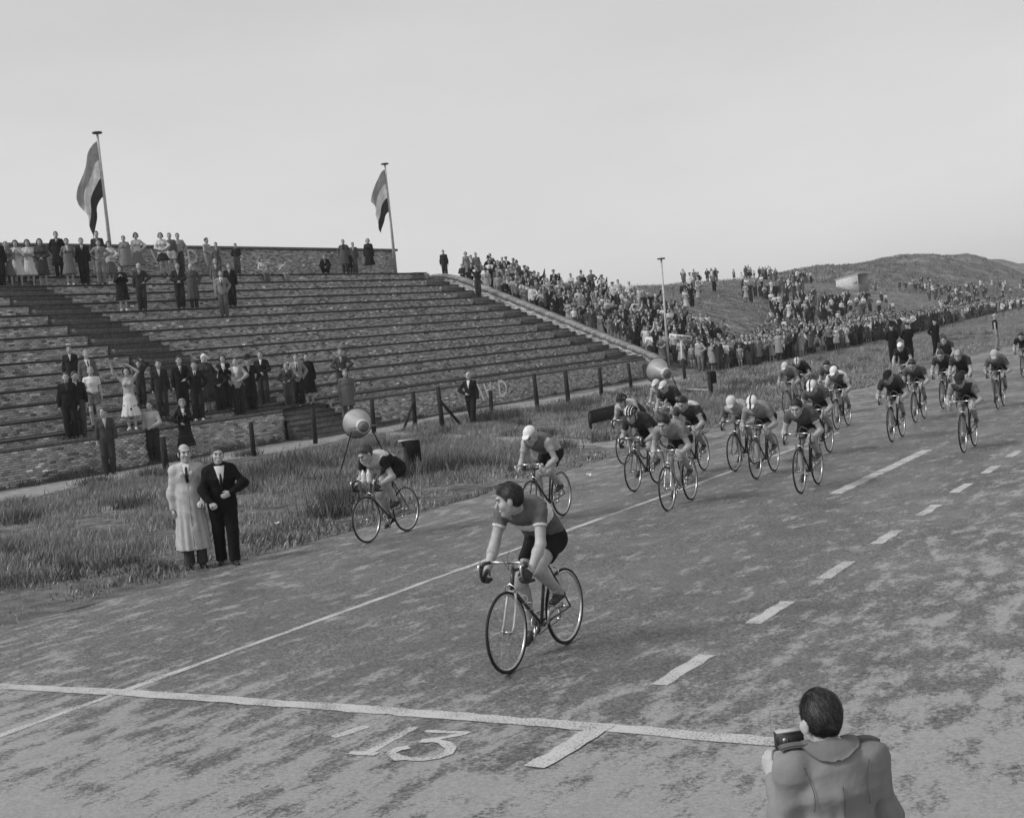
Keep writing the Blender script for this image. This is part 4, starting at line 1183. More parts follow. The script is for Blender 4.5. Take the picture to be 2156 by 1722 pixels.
def D_(y, z, w, h):
    return [(y, z), (y, z+h), (y+w*.45, z+h), (y+w*.85, z+h*.82), (y+w, z+h*.5), (y+w*.85, z+h*.18), (y+w*.45, z), (y, z)]
letters(WALL_X+.012, [('painted_letter', [(49.0, .34), (49.38, 1.0), (49.78, .34)], .13), ('painted_letter', [(49.17, .56), (49.6, .56)], .1), ('painted_letter', [(49.93, 1.0), (50.2, .34), (50.5, 1.0)], .13), ('painted_letter', D_(51.2, .34, .6, .66), .13)], 'low')
letters(-46.55+.012, [('painted_letter', [(43.6, 8.1), (43.95, 8.7), (44.3, 8.1)], .12), ('painted_letter', [(45.66, 8.7), (45.93, 8.1), (46.2, 8.7)], .12), ('painted_letter', D_(48.08, 8.1, .55, .6), .12)], 'high')

# ------------------------------------------------------------------ flagpoles and flags
polem = mat('white_pole_paint', .45, .7, .15, 6.)
def flagpole(label, x, y, z0, z1, r0=.095, r1=.05, lean=(0, 0), group='flagpoles'):
    o = tag(empty('flagpole', (x, y, z0)), label, 'flagpole', group)
    H = z1-z0
    obj('pole', tube([(0, 0, -.05), (lean[0]*.5, lean[1]*.5, H*.5), (lean[0], lean[1], H)], [r0, (r0+r1)/2, r1], 12), polem, o, True)
    V, Fq = lathe([(0, H-.02), (.2, H-.01), (.24, H+.03), (.2, H+.07), (0, H+.085)], 16)
    obj('finial', (V+A(lean[0], lean[1], 0), Fq), mat('dark_finial', .08, .6), o, True)
    return o
flagpole('white flagpole flying a flag at the middle of the stand back wall', -46.1, 42.75, row_z(ROWS-1), 13.85)
flagpole('white flagpole flying a flag at the right end of the stand back wall', -46.1, 64.6, row_z(ROWS-1), 13.85)
flagpole('bare white flagpole without flag beside the sloping wall foot', -30.8, 68.3, 0., 6.5, .075, .05, (-.03, .42))
fl, N, L, b = nodes('flag_cloth')
at = N.new('ShaderNodeAttribute'); at.attribute_name = 'stripe'
cr = N.new('ShaderNodeValToRGB'); cr.color_ramp.interpolation = 'CONSTANT'
e = cr.color_ramp.elements; e[0].position = 0; e[0].color = (.52, .52, .52, 1); e[1].position = .333; e[1].color = (.9, .9, .9, 1)
e2 = cr.color_ramp.elements.new(.667); e2.color = (.09, .09, .09, 1)
L.new(at.outputs['Fac'], cr.inputs[0])
nn_ = noise(N, L, pos(N), 5., 3.)
mx = N.new('ShaderNodeMix'); mx.data_type = 'RGBA'; mx.blend_type = 'MULTIPLY'; mx.inputs[0].default_value = 1.
L.new(cr.outputs[0], mx.inputs[6]); L.new(mrange(N, L, nn_, .3, .7, .85, 1.1), mx.inputs[7])
L.new(mx.outputs[2], b.inputs['Base Color']); b.inputs['Roughness'].default_value = .9
tr_ = N.new('ShaderNodeBsdfTranslucent'); L.new(mx.outputs[2], tr_.inputs[0])
ms = N.new('ShaderNodeMixShader'); ms.inputs[0].default_value = .5
L.new(b.outputs[0], ms.inputs[1]); L.new(tr_.outputs[0], ms.inputs[2]); L.new(ms.outputs[0], N['Material Output'].inputs[0])
def flag(label, px, py, ztop, hoist, fly, drop, out, fold, ph):
    """limp flag: hoist edge on the pole, fly end hanging down and away, with deep folds"""
    nu, nv = 40, 60; V, st = [], []
    dirn = A(-.34, -.94)          # light breeze along the stand towards the near end
    dirn /= np.linalg.norm(dirn); nrm = A(dirn[1], -dirn[0])
    for i in range(nu+1):
        u = i/nu
        for j in range(nv+1):
            v = j/nv
            w = out*(u**.8)*(1-.42*v-.15*u)
            z = ztop-hoist*v*(1-.30*u)-drop*u**1.15
            wob = fold*math.sin(2.2*math.pi*(u*1.15+.75*v)+ph)*min(1, u*2.5)+fold*.5*math.sin(5.2*math.pi*(u*.6-.8*v)+ph*2)*min(1, u*3)
            a_ = dirn*(w+.35*wob*u)+nrm*wob
            V.append((px-.0+a_[0]+dirn[0]*.06, py+a_[1]+dirn[1]*.06, z+.05*math.sin(7*u+4*v)*u)); st.append(v)
    n = nv+1
    Fq = np.array([(i*n+j, (i+1)*n+j, (i+1)*n+j+1, i*n+j+1) for i in range(nu) for j in range(nv)])
    V = np.array(V)-A(px, py, ztop)
    me = np_mesh('flag', V, Fq, True)
    a_ = me.attributes.new('stripe', 'FLOAT', 'POINT'); a_.data.foreach_set('value', np.array(st, np.float32))
    o = link_mesh('flag', me, None, [fl]); o.location = (px, py, ztop)
    md = o.modifiers.new('thickness', 'SOLIDIFY'); md.thickness = .012
    tag(o, label, 'flag', 'three-striped flags on the stand')
flag('three-striped flag hanging limp in deep folds above the densest spectators', -46.1, 42.75, 13.5, 2.5, 2.9, 2.6, 1.4, .12, .4)
flag('three-striped flag hanging at the right end of the back wall', -46.1, 64.6, 13.55, 2.5, 3.2, 1.9, 1.4, .11, 2.0)

# ------------------------------------------------------------------ wire fence in front of the stand
tarred = mat('tarred_wood', .022, .9, .4, 12., .01, 40.)
fence = tag(empty('wire_fence', (-27.5, 40, 0)), 'wire fence on dark tarred posts along the path below the stand', 'fence')
FP = [(-28.3, 27.4, 1.0, 0), (-28.1, 30.9, 1.05, 0), (-28.35, 34.2, 1.2, 0), (-28.4, 37.5, 1.2, 0), (-27.6, 38.9, 1.3, 1), (-25.4, 37.4, 1.45, 2), (-26.4, 42.2, 1.0, 0), (-25.2, 43.6, 1.45, 0), (-25.6, 46.8, 1.35, 0), (-26.3, 51.1, 1.25, 0), (-26.5, 54.5, 1.25, 0), (-26.9, 61.5, 1.05, 0), (-27.0, 66.5, 1.3, 0), (-27.2, 72., 1.3, 0)]
for x, y, h_, br in FP:
    t = A(rnd.uniform(-.06, .06), rnd.uniform(-.06, .06))
    r = rnd.uniform(.075, .095)
    p_ = obj('post', tube([(0, 0, -.2), (t[0]*.5, t[1]*.5, h_*.5), (t[0], t[1], h_)], [r*1.05, r, r*.93], 9), tarred, fence)
    p_.location = (x+27.5, y-40, 0)
    if br:
        s_ = -1 if br == 1 else 1
        obj('brace', tube([(0, 0, h_*.68), (.15, s_*.95, .0)], .05, 8), tarred, fence).location = (x+27.5, y-40, 0)
wirem = mat('rusty_wire', .08, .7, .3, 20.)
for zz in (.35, .7, 1.0):
    pts = []
    for (x, y, h_, br), nx in zip(FP, FP[1:]+[None]):
        pts.append((x+27.5, y-40, min(zz, h_-.05)))
        if nx: pts.append(((x+nx[0])/2+27.5, (y+nx[1])/2-40, min(zz, h_-.05, nx[2]-.05)-.05))
    obj('wire', tube(pts, .004, 4), wirem, fence)

# ------------------------------------------------------------------ loudspeaker horns on stakes
def horn(label, x, y, aim, up_, D, zc, group='loudspeaker horns on stakes'):
    o = tag(empty('loudspeaker_horn', (x, y, 0)), label, 'loudspeaker', group)
    a_ = unit(A(aim[0], aim[1], up_)); s_ = unit(np.cross(a_, A(0, 0, 1))); t_ = np.cross(s_, a_)
    def place(VF):
        V, Fq = VF; return V[:, 2:3]*a_+V[:, :1]*s_+V[:, 1:2]*t_+A(0, 0, zc), Fq
    m1 = mat('horn_tin', .30, .42, .18, 5., spec=.5); R = D/2
    obj('horn', place(lathe([(R*.36, -.25), (R*.42, -.12), (R*.60, .08), (R*.82, .26), (R*.98, .38), (R, .39), (R*.96, .37), (R*.58, .08), (R*.35, -.22)], 40)), m1, o, True)
    obj('rim', place(tube([(R*math.cos(t), R*math.sin(t), .388) for t in np.linspace(0, 2*math.pi, 49)[:-1]], .012, 6, True)), mat('horn_rim', .05, .5), o, True)
    obj('collar', place(lathe([(R*.36, -.30), (R*.45, -.30), (R*.45, -.16), (R*.40, -.13)], 32)), mat('pale_enamel', .5, .4, .1, 8.), o, True)
    obj('driver', place(lathe([(0, -.36), (R*.2, -.36), (R*.34, -.31), (R*.36, -.22)], 24)), mat('driver_case', .14, .5, .2, 10.), o, True)
    obj('bracket', join([tube([tuple(A(0, 0, zc)+s_*-.34*1-a_*.28), tuple(A(0, 0, zc)+s_*.34-a_*.24)], .018, 6)]), mat('bracket_iron', .2, .5), o)
    for sd in (1, -1):
        obj('stake', tube([tuple(A(0, 0, zc)+s_*sd*R*.7-a_*.05-A(0, 0, R*.35)), tuple(A(s_[0]*sd*(R+.28), s_[1]*sd*(R+.28), -.1)-A(a_[0], a_[1], 0)*.12*sd)], .016, 6), tarred, o)
horn('grey tin loudspeaker horn on stakes in grass before the entrance steps', -19.3, 25.0, (-.75, .62), .10, .72, 1.12)
horn('grey tin loudspeaker horn on stakes below the bare flagpole', -18.8, 41.2, (-.80, .55), .22, .88, 1.2)

# ------------------------------------------------------------------ board boxes on posts and low boards in the verge
def post_box(label, x, y, rz, w, hh, h_post, board, group='board boxes on posts in the verge'):
    o = tag(empty('post_box', (x, y, 0), rz), label, 'box', group)
    blk = mat('black_board', .016, .95, .3, 15., spec=.1)
    obj('post', box(0, 0, h_post/2-.1, .12, .12, h_post+.2), tarred, o)
    V, Fq = box(.02, .085, h_post-hh*.5+.06, .2, w, hh); V = V.copy(); V[(V[:, 2] < h_post-hh*.3) & (V[:, 1] < .085), 1] += w*.35
    obj('box', (V, Fq), blk, o)
    if board: obj('board', box(.0, .0, h_post+.085, .12, w*.95, .025), mat('white_paint', .5, .8, .2, 12.), o)
post_box('black tapered box on post with white top board in the grass', -16.95, 23.5, -.55, .36, .46, .74, True)
post_box('black box on post beside a plank lying in the grass', -19.0, 45.7, -.4, .28, .44, .86, False)
o = tag(obj('plank', box(0, 0, .06, .14, 3.3, .08), mat('grey_plank', .26, .9, .3, 5.)), 'pale plank lying in the grass by a black post box', 'plank'); o.location = (-20.6, 48.4, .08); o.rotation_euler = (0, 0, .75)
bb = tag(empty('low_board', (-17.75, 35.0, 0), .08), 'low dark board on short posts beside the cross path', 'board')
obj('board', box(0, 0, .36, .05, 3.2, .34), mat('dark_board', .035, .85, .3, 6.), bb); obj('rail', box(.0, 0, .555, .09, 3.24, .05), plank, bb)
for y in (-1.5, 0, 1.5): obj('post', box(-.06, y, .2, .07, .08, .6), tarred, bb)
# ------------------------------------------------------------------ direction sign
sg = tag(empty('direction_sign', (-27.15, 61.9, 0)), 'white TOILETTEN arrow sign on thin post behind a tarred post', 'sign')
fx = math.atan2(27.15, -61.9)                         # faces the road side
wp = mat('white_sign_paint', .62, .7, .12, 10.)
obj('post', tube([(.06, -.02, -.2), (0, 0, 1.0), (-.02, .16, 2.05)], .035, 8), wp, sg)
bdr = empty('board', (-.0, .1, 2.12), math.atan2(.12-61.9, 27.15)-math.pi/2+math.pi, sg)
bdr.rotation_euler = (0, .215, math.radians(27.5))
pl = obj('plate', box(0, 0, 0, 1.16, .03, .25), wp, bdr)
cu = bpy.data.curves.new('lettering', 'FONT'); cu.body = 'TOILETTEN'; cu.size = .155; cu.align_x = 'CENTER'; cu.align_y = 'CENTER'; cu.extrude = .002; cu.offset = .007
tmp = bpy.data.objects.new('lettering_curve', cu); COL.objects.link(tmp)
dg = bpy.context.evaluated_depsgraph_get(); me = bpy.data.meshes.new_from_object(tmp.evaluated_get(dg)); bpy.data.objects.remove(tmp)
me.materials.clear(); t_ = link_mesh('lettering', me, bdr, [mat('black_lettering', .04, .8)]); t_.location = (.14, -.019, 0); t_.rotation_euler = (math.pi/2, 0, 0); t_.scale = (.92, 1., 1.)
ar = obj('arrow', join([box(-.40, -.019, 0, .16, .006, .028), (np.array([(-.53, -.020, 0), (-.46, -.020, -.05), (-.46, -.020, .05), (-.46, -.020, 0)]), np.array([(0, 1, 3, 2)]))]), mat('black_lettering', .04, .8), bdr)

# ------------------------------------------------------------------ lean-to shed on the far dune and a few stakes on the slope
sh = tag(empty('shed', (-60, 209, float(terrain(-60, 209))+.9), -.1), 'small white lean-to shed with dark open front on the dune', 'shed')
sh.scale = (.8, .8, .8)
wm = mat('whitewashed_board', .48, .85, .15, 3.)
sd_ = np.array([(-4.6, -1.5, -.6), (0., -1.5, -2.2), (0., -1.5, 2.7), (-4.6, -1.5, 2.1), (-4.6, -1.42, -.6), (0., -1.42, -2.2), (0., -1.42, 2.7), (-4.6, -1.42, 2.1)])
fq = np.array([(0, 1, 2, 3), (7, 6, 5, 4), (0, 4, 5, 1), (1, 5, 6, 2), (2, 6, 7, 3), (3, 7, 4, 0)])
obj('side_wall', (sd_, fq), wm, sh); obj('far_wall', (sd_+A(0, 5.2, 0), fq), wm, sh)
obj('rear_wall', box(-2.2, 1.1, .7, .1, 5.1, 2.6), mat('dark_board', .035, .85, .3, 6.), sh); obj('floor', box(-1.1, 1.1, .0, 2.1, 5.1, .1), mat('dark_floor', .05, .9), sh)
rf = np.array([(-4.8, -1.6, 2.13), (.3, -1.6, 2.86), (.3, 4.3, 2.86), (-4.8, 4.3, 2.13)]); obj('roof', join([(rf, np.array([(0, 1, 2, 3)])), (rf+A(0, 0, -.12), np.array([(3, 2, 1, 0)])), (np.array([(.3, -1.6, 2.86), (.3, -1.6, 2.74), (.3, 4.3, 2.74), (.3, 4.3, 2.86)]), np.array([(0, 1, 2, 3)])), (np.array([(-4.8, -1.6, 2.01), (.3, -1.6, 2.74), (.3, -1.6, 2.86), (-4.8, -1.6, 2.13)]), np.array([(0, 1, 2, 3)]))]), mat('pale_roof', .5, .8, .2, 3.), sh)
obj('notice', box(-.55, -1.52, 1.1, .7, .03, .55), mat('grey_notice', .26, .8, .2, 9.), sh)
obj('counter', box(-.05, 1.1, -.2, .1, 5.0, 2.), mat('grey_board', .2, .9, .2, 4.), sh)

# ------------------------------------------------------------------ grass: blades of the verge (nobody could count them)
def grass(nm, n, xr, yr, hr, wr, seed, dens=None, hs=None, tone=(.5, 1.35)):
    r = np.random.RandomState(seed)
    x = r.uniform(*xr, n*3); y = r.uniform(*yr, n*3)
    cl = (np.sin(x*1.3+2*np.sin(y*.7))*np.sin(y*1.1+1.5*np.sin(x*.9))+.6*np.sin(x*3.1+y*2.2)*np.sin(y*2.7-x))
    cl = cl+.55*np.sin(x*.42+1.2*np.sin(y*.23))*np.sin(y*.36+.9*np.sin(x*.31))
    keep = r.rand(n*3) < (.33+.40*cl)*(1 if dens is None else dens(x, y))
    x, y, cl = x[keep][:n], y[keep][:n], cl[keep][:n]; n = len(x)
    hh = r.uniform(*hr, n)*(.75+.4*cl.clip(-.5, 1))*(1 if hs is None else hs(x, y)); w = r.uniform(*wr, n); an = r.rand(n)*6.283
    ln = r.normal(0, .35, (n, 2))*hh[:, None]+A(.10, .04)*hh[:, None]
    z = terrain(x, y)-.01
    c, s_ = np.cos(an)*w/2, np.sin(an)*w/2
    V = np.zeros((n, 5, 3))
    V[:, 0] = np.c_[x-c, y-s_, z]; V[:, 1] = np.c_[x+c, y+s_, z]
    V[:, 2] = np.c_[x+c*.8+ln[:, 0]*.35, y+s_*.8+ln[:, 1]*.35, z+hh*.6]; V[:, 3] = np.c_[x-c*.8+ln[:, 0]*.35, y-s_*.8+ln[:, 1]*.35, z+hh*.6]
    V[:, 4] = np.c_[x+ln[:, 0], y+ln[:, 1], z+hh]
    i = np.arange(n)*5
    Fq = np.concatenate([np.stack([i, i+1, i+2], 1), np.stack([i, i+2, i+3], 1), np.stack([i+3, i+2, i+4], 1)])
    me = np_mesh(nm, V.reshape(-1, 3), Fq, False)
    t = r.uniform(*tone, n)*(1-.22*cl.clip(-1, 1)); t[r.rand(n) < .12] *= 1.7
    a_ = me.attributes.new('tone', 'FLOAT', 'FACE'); a_.data.foreach_set('value', np.tile(t, 3).astype(np.float32))
    o = link_mesh(nm, me, None, [mat('grass_blade', .27, .75, .1, 3., attr='tone', spec=.2)])
    return tag(o, {'verge_grass': 'long dry grass of the verge between road and stand path', 'far_grass': 'grass of the far verge beside the road', 'bank_grass': 'rough grass on the spectator bank and dunes', 'weeds': 'low weeds at the road edge', 'dark_tufts': 'dark leafy tufts in the verge'}[nm], 'grass', kind='stuff')
near_path = lambda x, y: np.where((x < -27.3+.4*np.sin(y*.9)), .05, 1.)*np.where(np.abs((y-30.4)-(-(x+16.9))*.62) < .6, .05, 1.)
edge_h = lambda x, y: np.clip((-13.1-x)/3.0, .25, 1.)*np.where((y < 16) & (x > -15.2), .35, 1.)
edge_d = lambda x, y: near_path(x, y)*np.where((x > -14.6-(.5*np.sin(y*.8))) & (y < 15.5), .10, 1.)*np.where(x > -13.95+.25*np.sin(y*1.3), .22, 1.)
grass('verge_grass', 250000, (-28.6, -13.15), (9., 42.), (.07, .26), (.005, .014), 1, edge_d, edge_h, (.6, 1.2))
grass('far_grass', 120000, (-27.4, -13.1), (42., 120.), (.08, .26), (.012, .03), 2, near_path, lambda x, y: np.clip((-13.0-x)/2.5, .3, 1.))
grass('bank_grass', 90000, (-90, -28.5), (67.5, 330.), (.10, .30), (.02, .06), 3, None, None, (.4, 1.1))
grass('bank_grass', 50000, (-120, -45), (235., 430.), (.25, .6), (.06, .2), 6, None, None, (.25, .8))
grass('weeds', 14000, (-15.2, -13.15), (8., 45.), (.04, .13), (.012, .03), 4, None, None, (.45, 1.1))
def tufts(spots):
    r = np.random.RandomState(8); Vs, Fs, ts, o = [], [], [], 0
    for x0, y0, R, Hh in spots:
        n = int(420*R*R+260*R)
        x = x0+r.normal(0, R*.45, n); y = y0+r.normal(0, R*.45, n); hh = Hh*r.uniform(.4, 1., n); w = r.uniform(.012, .035, n); an = r.rand(n)*6.283
        ln = r.normal(0, .3, (n, 2))*hh[:, None]; z = terrain(x, y)
        c, s_ = np.cos(an)*w/2, np.sin(an)*w/2
        V = np.zeros((n, 3, 3)); V[:, 0] = np.c_[x-c, y-s_, z]; V[:, 1] = np.c_[x+c, y+s_, z+.02]; V[:, 2] = np.c_[x+ln[:, 0], y+ln[:, 1], z+hh]
        Vs.append(V.reshape(-1, 3)); Fs.append(np.arange(n*3).reshape(-1, 3)+o); o += n*3; ts.append(r.uniform(.22, .6, n))
    me = np_mesh('dark_tufts', np.concatenate(Vs), np.concatenate(Fs), False)
    a_ = me.attributes.new('tone', 'FLOAT', 'FACE'); a_.data.foreach_set('value', np.concatenate(ts).astype(np.float32))
    o = link_mesh('dark_tufts', me, None, [mat('grass_blade', .27, .75, .1, 3., attr='tone', spec=.2)]); tag(o, 'dark leafy tufts in the verge', 'grass', kind='stuff')
sp_ = [tuple(hit(x, y)[:2])+(R, h_) for x, y, R, h_ in [(560, 1010, .9, .5), (620, 985, .8, .6), (660, 990, .7, .5), (900, 1000, .9, .6), (950, 990, .8, .5), (1010, 985, .7, .4), (860, 1010, .6, .6), (690, 1090, .5, .5), (720, 1060, .5, .5), (800, 950, .6, .5), (1060, 885, .9, .6), (1020, 890, .8, .7), (1150, 870, .7, .5), (1230, 860, .7, .6), (1190, 870, .6, .5), (940, 912, .4, .4), (310, 1005, .6, .4), (420, 985, .5, .4), (200, 1020, .6, .35), (520, 960, .5, .3), (250, 1190, .5, .2), (130, 1220, .5, .2), (30, 1230, .6, .2), (340, 1200, .4, .2), (1400, 870, .9, .4), (1300, 890, .7, .4), (1550, 830, .9, .4), (1480, 870, .6, .3), (1620, 810, .9, .4), (1720, 800, .8, .4)]]
rt_ = np.random.RandomState(12)
sp_ += [(rt_.uniform(-27, -14), rt_.uniform(12, 100), rt_.uniform(.25, .6), rt_.uniform(.2, .45)) for _ in range(90)]
sp_ += [(-31.2, rt_.uniform(20, 36), rt_.uniform(.2, .5), rt_.uniform(.15, .35)) for _ in range(16)]+[(-31.1, rt_.uniform(40, 66), rt_.uniform(.2, .45), rt_.uniform(.1, .3)) for _ in range(16)]
tufts(sp_)

# ------------------------------------------------------------------ scraps of paper
for (px, py), lb in [((726, 894), 'crumpled white paper lying before the entrance steps'), ((583, 1109), 'white paper scrap lying deep in the verge grass'), ((1240, 1006), 'white paper scrap lying at the road edge')]:
    P_ = hit(px, py); r_ = np.random.RandomState(int(px)); n = 5
    g_ = np.stack(np.meshgrid(np.linspace(-.07, .07, n), np.linspace(-.05, .05, n), indexing='ij'), -1).reshape(-1, 2)
    V = np.c_[g_, .02+r_.rand(n*n)*.05]; o = tag(obj('paper_scrap', (V, np.array([(i*n+j, (i+1)*n+j, (i+1)*n+j+1, i*n+j+1) for i in range(n-1) for j in range(n-1)])), mat('white_paper', .75, .8, .08, 10.)), lb, 'paper', 'scraps of paper'); o.location = tuple(P_+A(0, 0, .02)); o.rotation_euler = (0, 0, px)

# ------------------------------------------------------------------ the field of riders
RG = 'racing cyclists in the bunch'
BG = 'racing bicycles of the bunch'
def rider(front, label, blabel, *, rear=False, off=0., lean=0., head_=0., crank=-1., sh=(.66, 1.2), where='drops', turn=0., nod=.25, tilt=0., H=1.75, h=.014, fine=False,
          jersey=.1, jm=(), jr=None, hat=('short', .03, None), shorts=.02, shoe=.03, socks=None, gloves=False, bk=None, mouth=0., sk=.33, sleeve=.5, sway=0.):
    """front: view pixel where the front (or, with rear=True, the rear) wheel touches the road"""
    P = hit(*front) if len(front) == 2 else A(*front)
    rz = -math.pi/2+head_
    d = A(math.cos(rz), math.sin(rz))
    base = P[:2] if rear else P[:2]-d*1.0
    loc = (base[0], base[1], .012)
    f = Fig(H, h=h, fine=fine, skin_g=sk, seed=int(P[1]*7) % 97, girth=1.17); f.mouth = mouth; f.hs = 1.10; f.ar = 1.12
    if gloves: f.gloves = leather(.025)
    f.ride(crank, sh, where, turn, nod, tilt, sway)
    f.body().hair(*hat)
    J = f.J; sp = unit(J['chest']-J['waist'])
    rules = []
    for r in (jr or []):
        if r[0] == 'hoop': rules.append((in_slab(J['waist']+(J['chest']-J['waist'])*r[1], sp, r[2]), r[3]))
        elif r[0] == 'sleeves':
            for n, sd in (('L', 1), ('R', -1)): rules.append((both(above(J['sh'+n]-A(0, sd*.012, 0), A(0, sd, 0)+unit(J['el'+n]-J['sh'+n])*.6)), r[1]))
        elif r[0] == 'cuffs':
            for n in 'LR': rules.append((both(in_ball(J['sh'+n]+(J['el'+n]-J['sh'+n])*sleeve, .085), above(J['sh'+n]+(J['el'+n]-J['sh'+n])*(sleeve-.09), unit(J['el'+n]-J['sh'+n]))), r[1]))
        elif r[0] == 'yoke': rules.append((above(J['chest']+sp*r[2], sp), r[1]))
        elif r[0] == 'back': rules.append((above(J['chest'], unit(np.cross(sp, A(0, 1, 0)))*(-1 if np.cross(sp, A(0, 1, 0))[2] < 0 else 1)), r[1]))
        elif r[0] == 'strap': rules.append((in_slab(J['waist']+sp*.04, unit(sp*.85+A(0, .55, 0)), .016), r[1]))
    f.top('jersey', jersey, sleeve=sleeve, rules=rules, mats=jm)
    f.bottom('raceshorts', shorts).shoes(shoe, socks)
    root = f.emit(label, loc, rz, RG)
    root.rotation_mode = 'ZYX'; root.rotation_euler = (lean, 0, rz)
    bike(blabel, BG, loc, rz, lean, crank, **(bk or {}))
    return root
V_ = lambda x, y: (x*.6797, y*.6797)
c7 = lambda x, y: V_(1850+x/2.8708, 1050+y/2.87)
c8 = lambda x, y: V_(2350+x/2.6229, 1000+y/2.6229)
rider((1076, 1419), 'leading rider in grey jersey with white hoop, bareheaded, looking aside', 'bicycle with bottle cage and pale seat tube, ridden by the leader', crank=-1.25, sh=(.59, 1.285), where='drops', turn=-1.05, nod=.18, h=.0075, fine=True,
      jersey=.11, jm=(.62, .5), jr=[('hoop', .92, .058, 1), ('cuffs', 2)], hat=('short', .03), gloves=True, socks=.3, H=1.78, bk=dict(frame_g=.05, fork_g=.42, cage=True, tape=.035, steer=.03), sk=.35)
rider((777, 1144), 'bareheaded rider in pale jersey with black sleeves and black hoop', 'bicycle with two white bottles on its handlebar', crank=-2.0, sh=(.70, 1.17), where='drops', turn=-.35, nod=.55, h=.010, fine=True,
      jersey=.42, jm=(.018,), jr=[('sleeves', 1), ('hoop', .80, .045, 1), ('strap', 1)], hat=('short', .07), gloves=True, bk=dict(frame_g=.035, bar_bottles=True, tape=.05), sk=.35)
rider(V_(1745.7, 1599), 'rider in white peaked cap and dark jersey with pale sleeves', 'bicycle behind the leader, ridden in white cap and pale sleeves', rear=True, crank=-1.0, sh=(.66, 1.20), where='drops', turn=-.15, nod=.6, h=.011, fine=True,
      jersey=.10, jm=(.42,), jr=[('sleeves', 1)], hat=('racecap', .62), bk=dict(frame_g=.025, tape=.35), head_=.05, sk=.35)
rider((1409, 1075), 'dark-haired rider in plain light grey jersey leaning over the bars', 'pale-framed bicycle at the front of the chasing group', crank=-1.15, sh=(.68, 1.18), where='drops', turn=-.25, nod=.45, h=.010, fine=True, jersey=.22, hat=('short', .02), head_=.06, lean=.02,
      bk=dict(frame_g=.3, tape=.6), sk=.33)
rider(c7(335, 1362), 'rider in black and white striped padded helmet and dark jersey', 'dark bicycle with one bar bottle, left of the pale-framed one', crank=-.5, sh=(.68, 1.17), where='drops', turn=-.2, nod=.55, h=.011, fine=True, jersey=.045, hat=('hairnet', .02, .6), gloves=True, bk=dict(frame_g=.03, tape=.04, bar_bottles=False), head_=.02, sk=.33)
rider(c7(245, 1118), 'rider in black padded helmet and dark jersey with pale yoke', 'bicycle by the low dark board at the verge', crank=-1.8, sh=(.69, 1.16), where='drops', turn=-.1, nod=.45, jersey=.06, jm=(.35,), jr=[('yoke', 1, .02)], hat=('hairnet', .015), bk=dict(frame_g=.05, tape=.03), h=.012)
rider(c7(955, 1170), 'dark-haired rider in dark jersey with white shoulders, looking down', 'dark bicycle close behind the pale-framed one', rear=True, crank=-.9, sh=(.66, 1.20), where='drops', turn=-.3, nod=.6, jersey=.055, jm=(.55,), jr=[('back', 1), ('sleeves', 0), ('cuffs', 1)], hat=('short', .015), bk=dict(frame_g=.02, tape=.6), h=.012, head_=.06)
rider(c7(612, 965), 'rider in white cap and plain dark jersey below the second loudspeaker', 'bicycle with white bars below the second loudspeaker', crank=.6, sh=(.64, 1.23), where='drops', turn=-.25, nod=.45, jersey=.05, hat=('racecap', .55), bk=dict(frame_g=.08, tape=.66), h=.013)
rider(c7(545, 900), 'rider in white cap and pale jersey, mostly hidden in the group', 'bicycle mostly hidden behind the white-barred one', crank=-1.6, sh=(.66, 1.2), where='drops', turn=-.2, nod=.4, jersey=.32, hat=('racecap', .5), bk=dict(frame_g=.05, tape=.1), h=.014)
rider(c7(1230, 1180), 'rider in white cap crouched very low, pale back and dark sleeves', 'dark bicycle ridden by the low-crouched white-capped rider', crank=-1.3, sh=(.72, 1.10), where='drops', turn=.1, nod=.85, jersey=.34, jm=(.085,), jr=[('sleeves', 1)], hat=('racecap', .58), bk=dict(frame_g=.02, tape=.04), h=.012)
rider(c7(1420, 1250), 'rider in white cap with black stripe and mid grey jersey', 'bicycle with pale rims and bars beside the low-crouched rider', crank=-.95, sh=(.70, 1.15), where='drops', turn=.0, nod=.8, jersey=.20, hat=('racecap', .62, .02), gloves=False, bk=dict(frame_g=.06, tape=.55), h=.011, head_=.04, fine=True)
rider((1687, 1040), 'bareheaded grimacing rider, dark jersey with white sleeve band', 'bicycle alone at the left of the long white stripe', crank=-1.2, sh=(.68, 1.17), where='drops', turn=-.05, nod=.35, mouth=.006, jersey=.085, jm=(.5,), jr=[('cuffs', 1)], hat=('short', .015), bk=dict(frame_g=.02, tape=.05), h=.010, fine=True, head_=.05, sk=.35)
rider(c8(580, 1055), 'rider in white cap with dark stripe and white-edged dark sleeves', 'bicycle right behind the grimacing rider', rear=True, crank=-1.1, sh=(.66, 1.2), where='drops', turn=-.1, nod=.75, jersey=.085, jm=(.5,), jr=[('cuffs', 1)], hat=('racecap', .62, .03), bk=dict(frame_g=.04, tape=.2), h=.013, head_=.04)
rider(c8(235, 755), 'white-capped rider in mid grey jersey at the verge side', 'bicycle at the verge side of the rear group', crank=-2.2, sh=(.67, 1.18), where='drops', turn=-.1, nod=.75, jersey=.17, hat=('racecap', .58), bk=dict(frame_g=.06, tape=.5), h=.014)
rider(c8(330, 668), 'rider in striped white cap and dark jersey half hidden at the verge', 'bicycle half hidden at the verge', crank=-.8, sh=(.68, 1.15), where='drops', turn=.2, nod=.6, jersey=.03, hat=('racecap', .55, .03), bk=dict(frame_g=.03, tape=.05), h=.016)
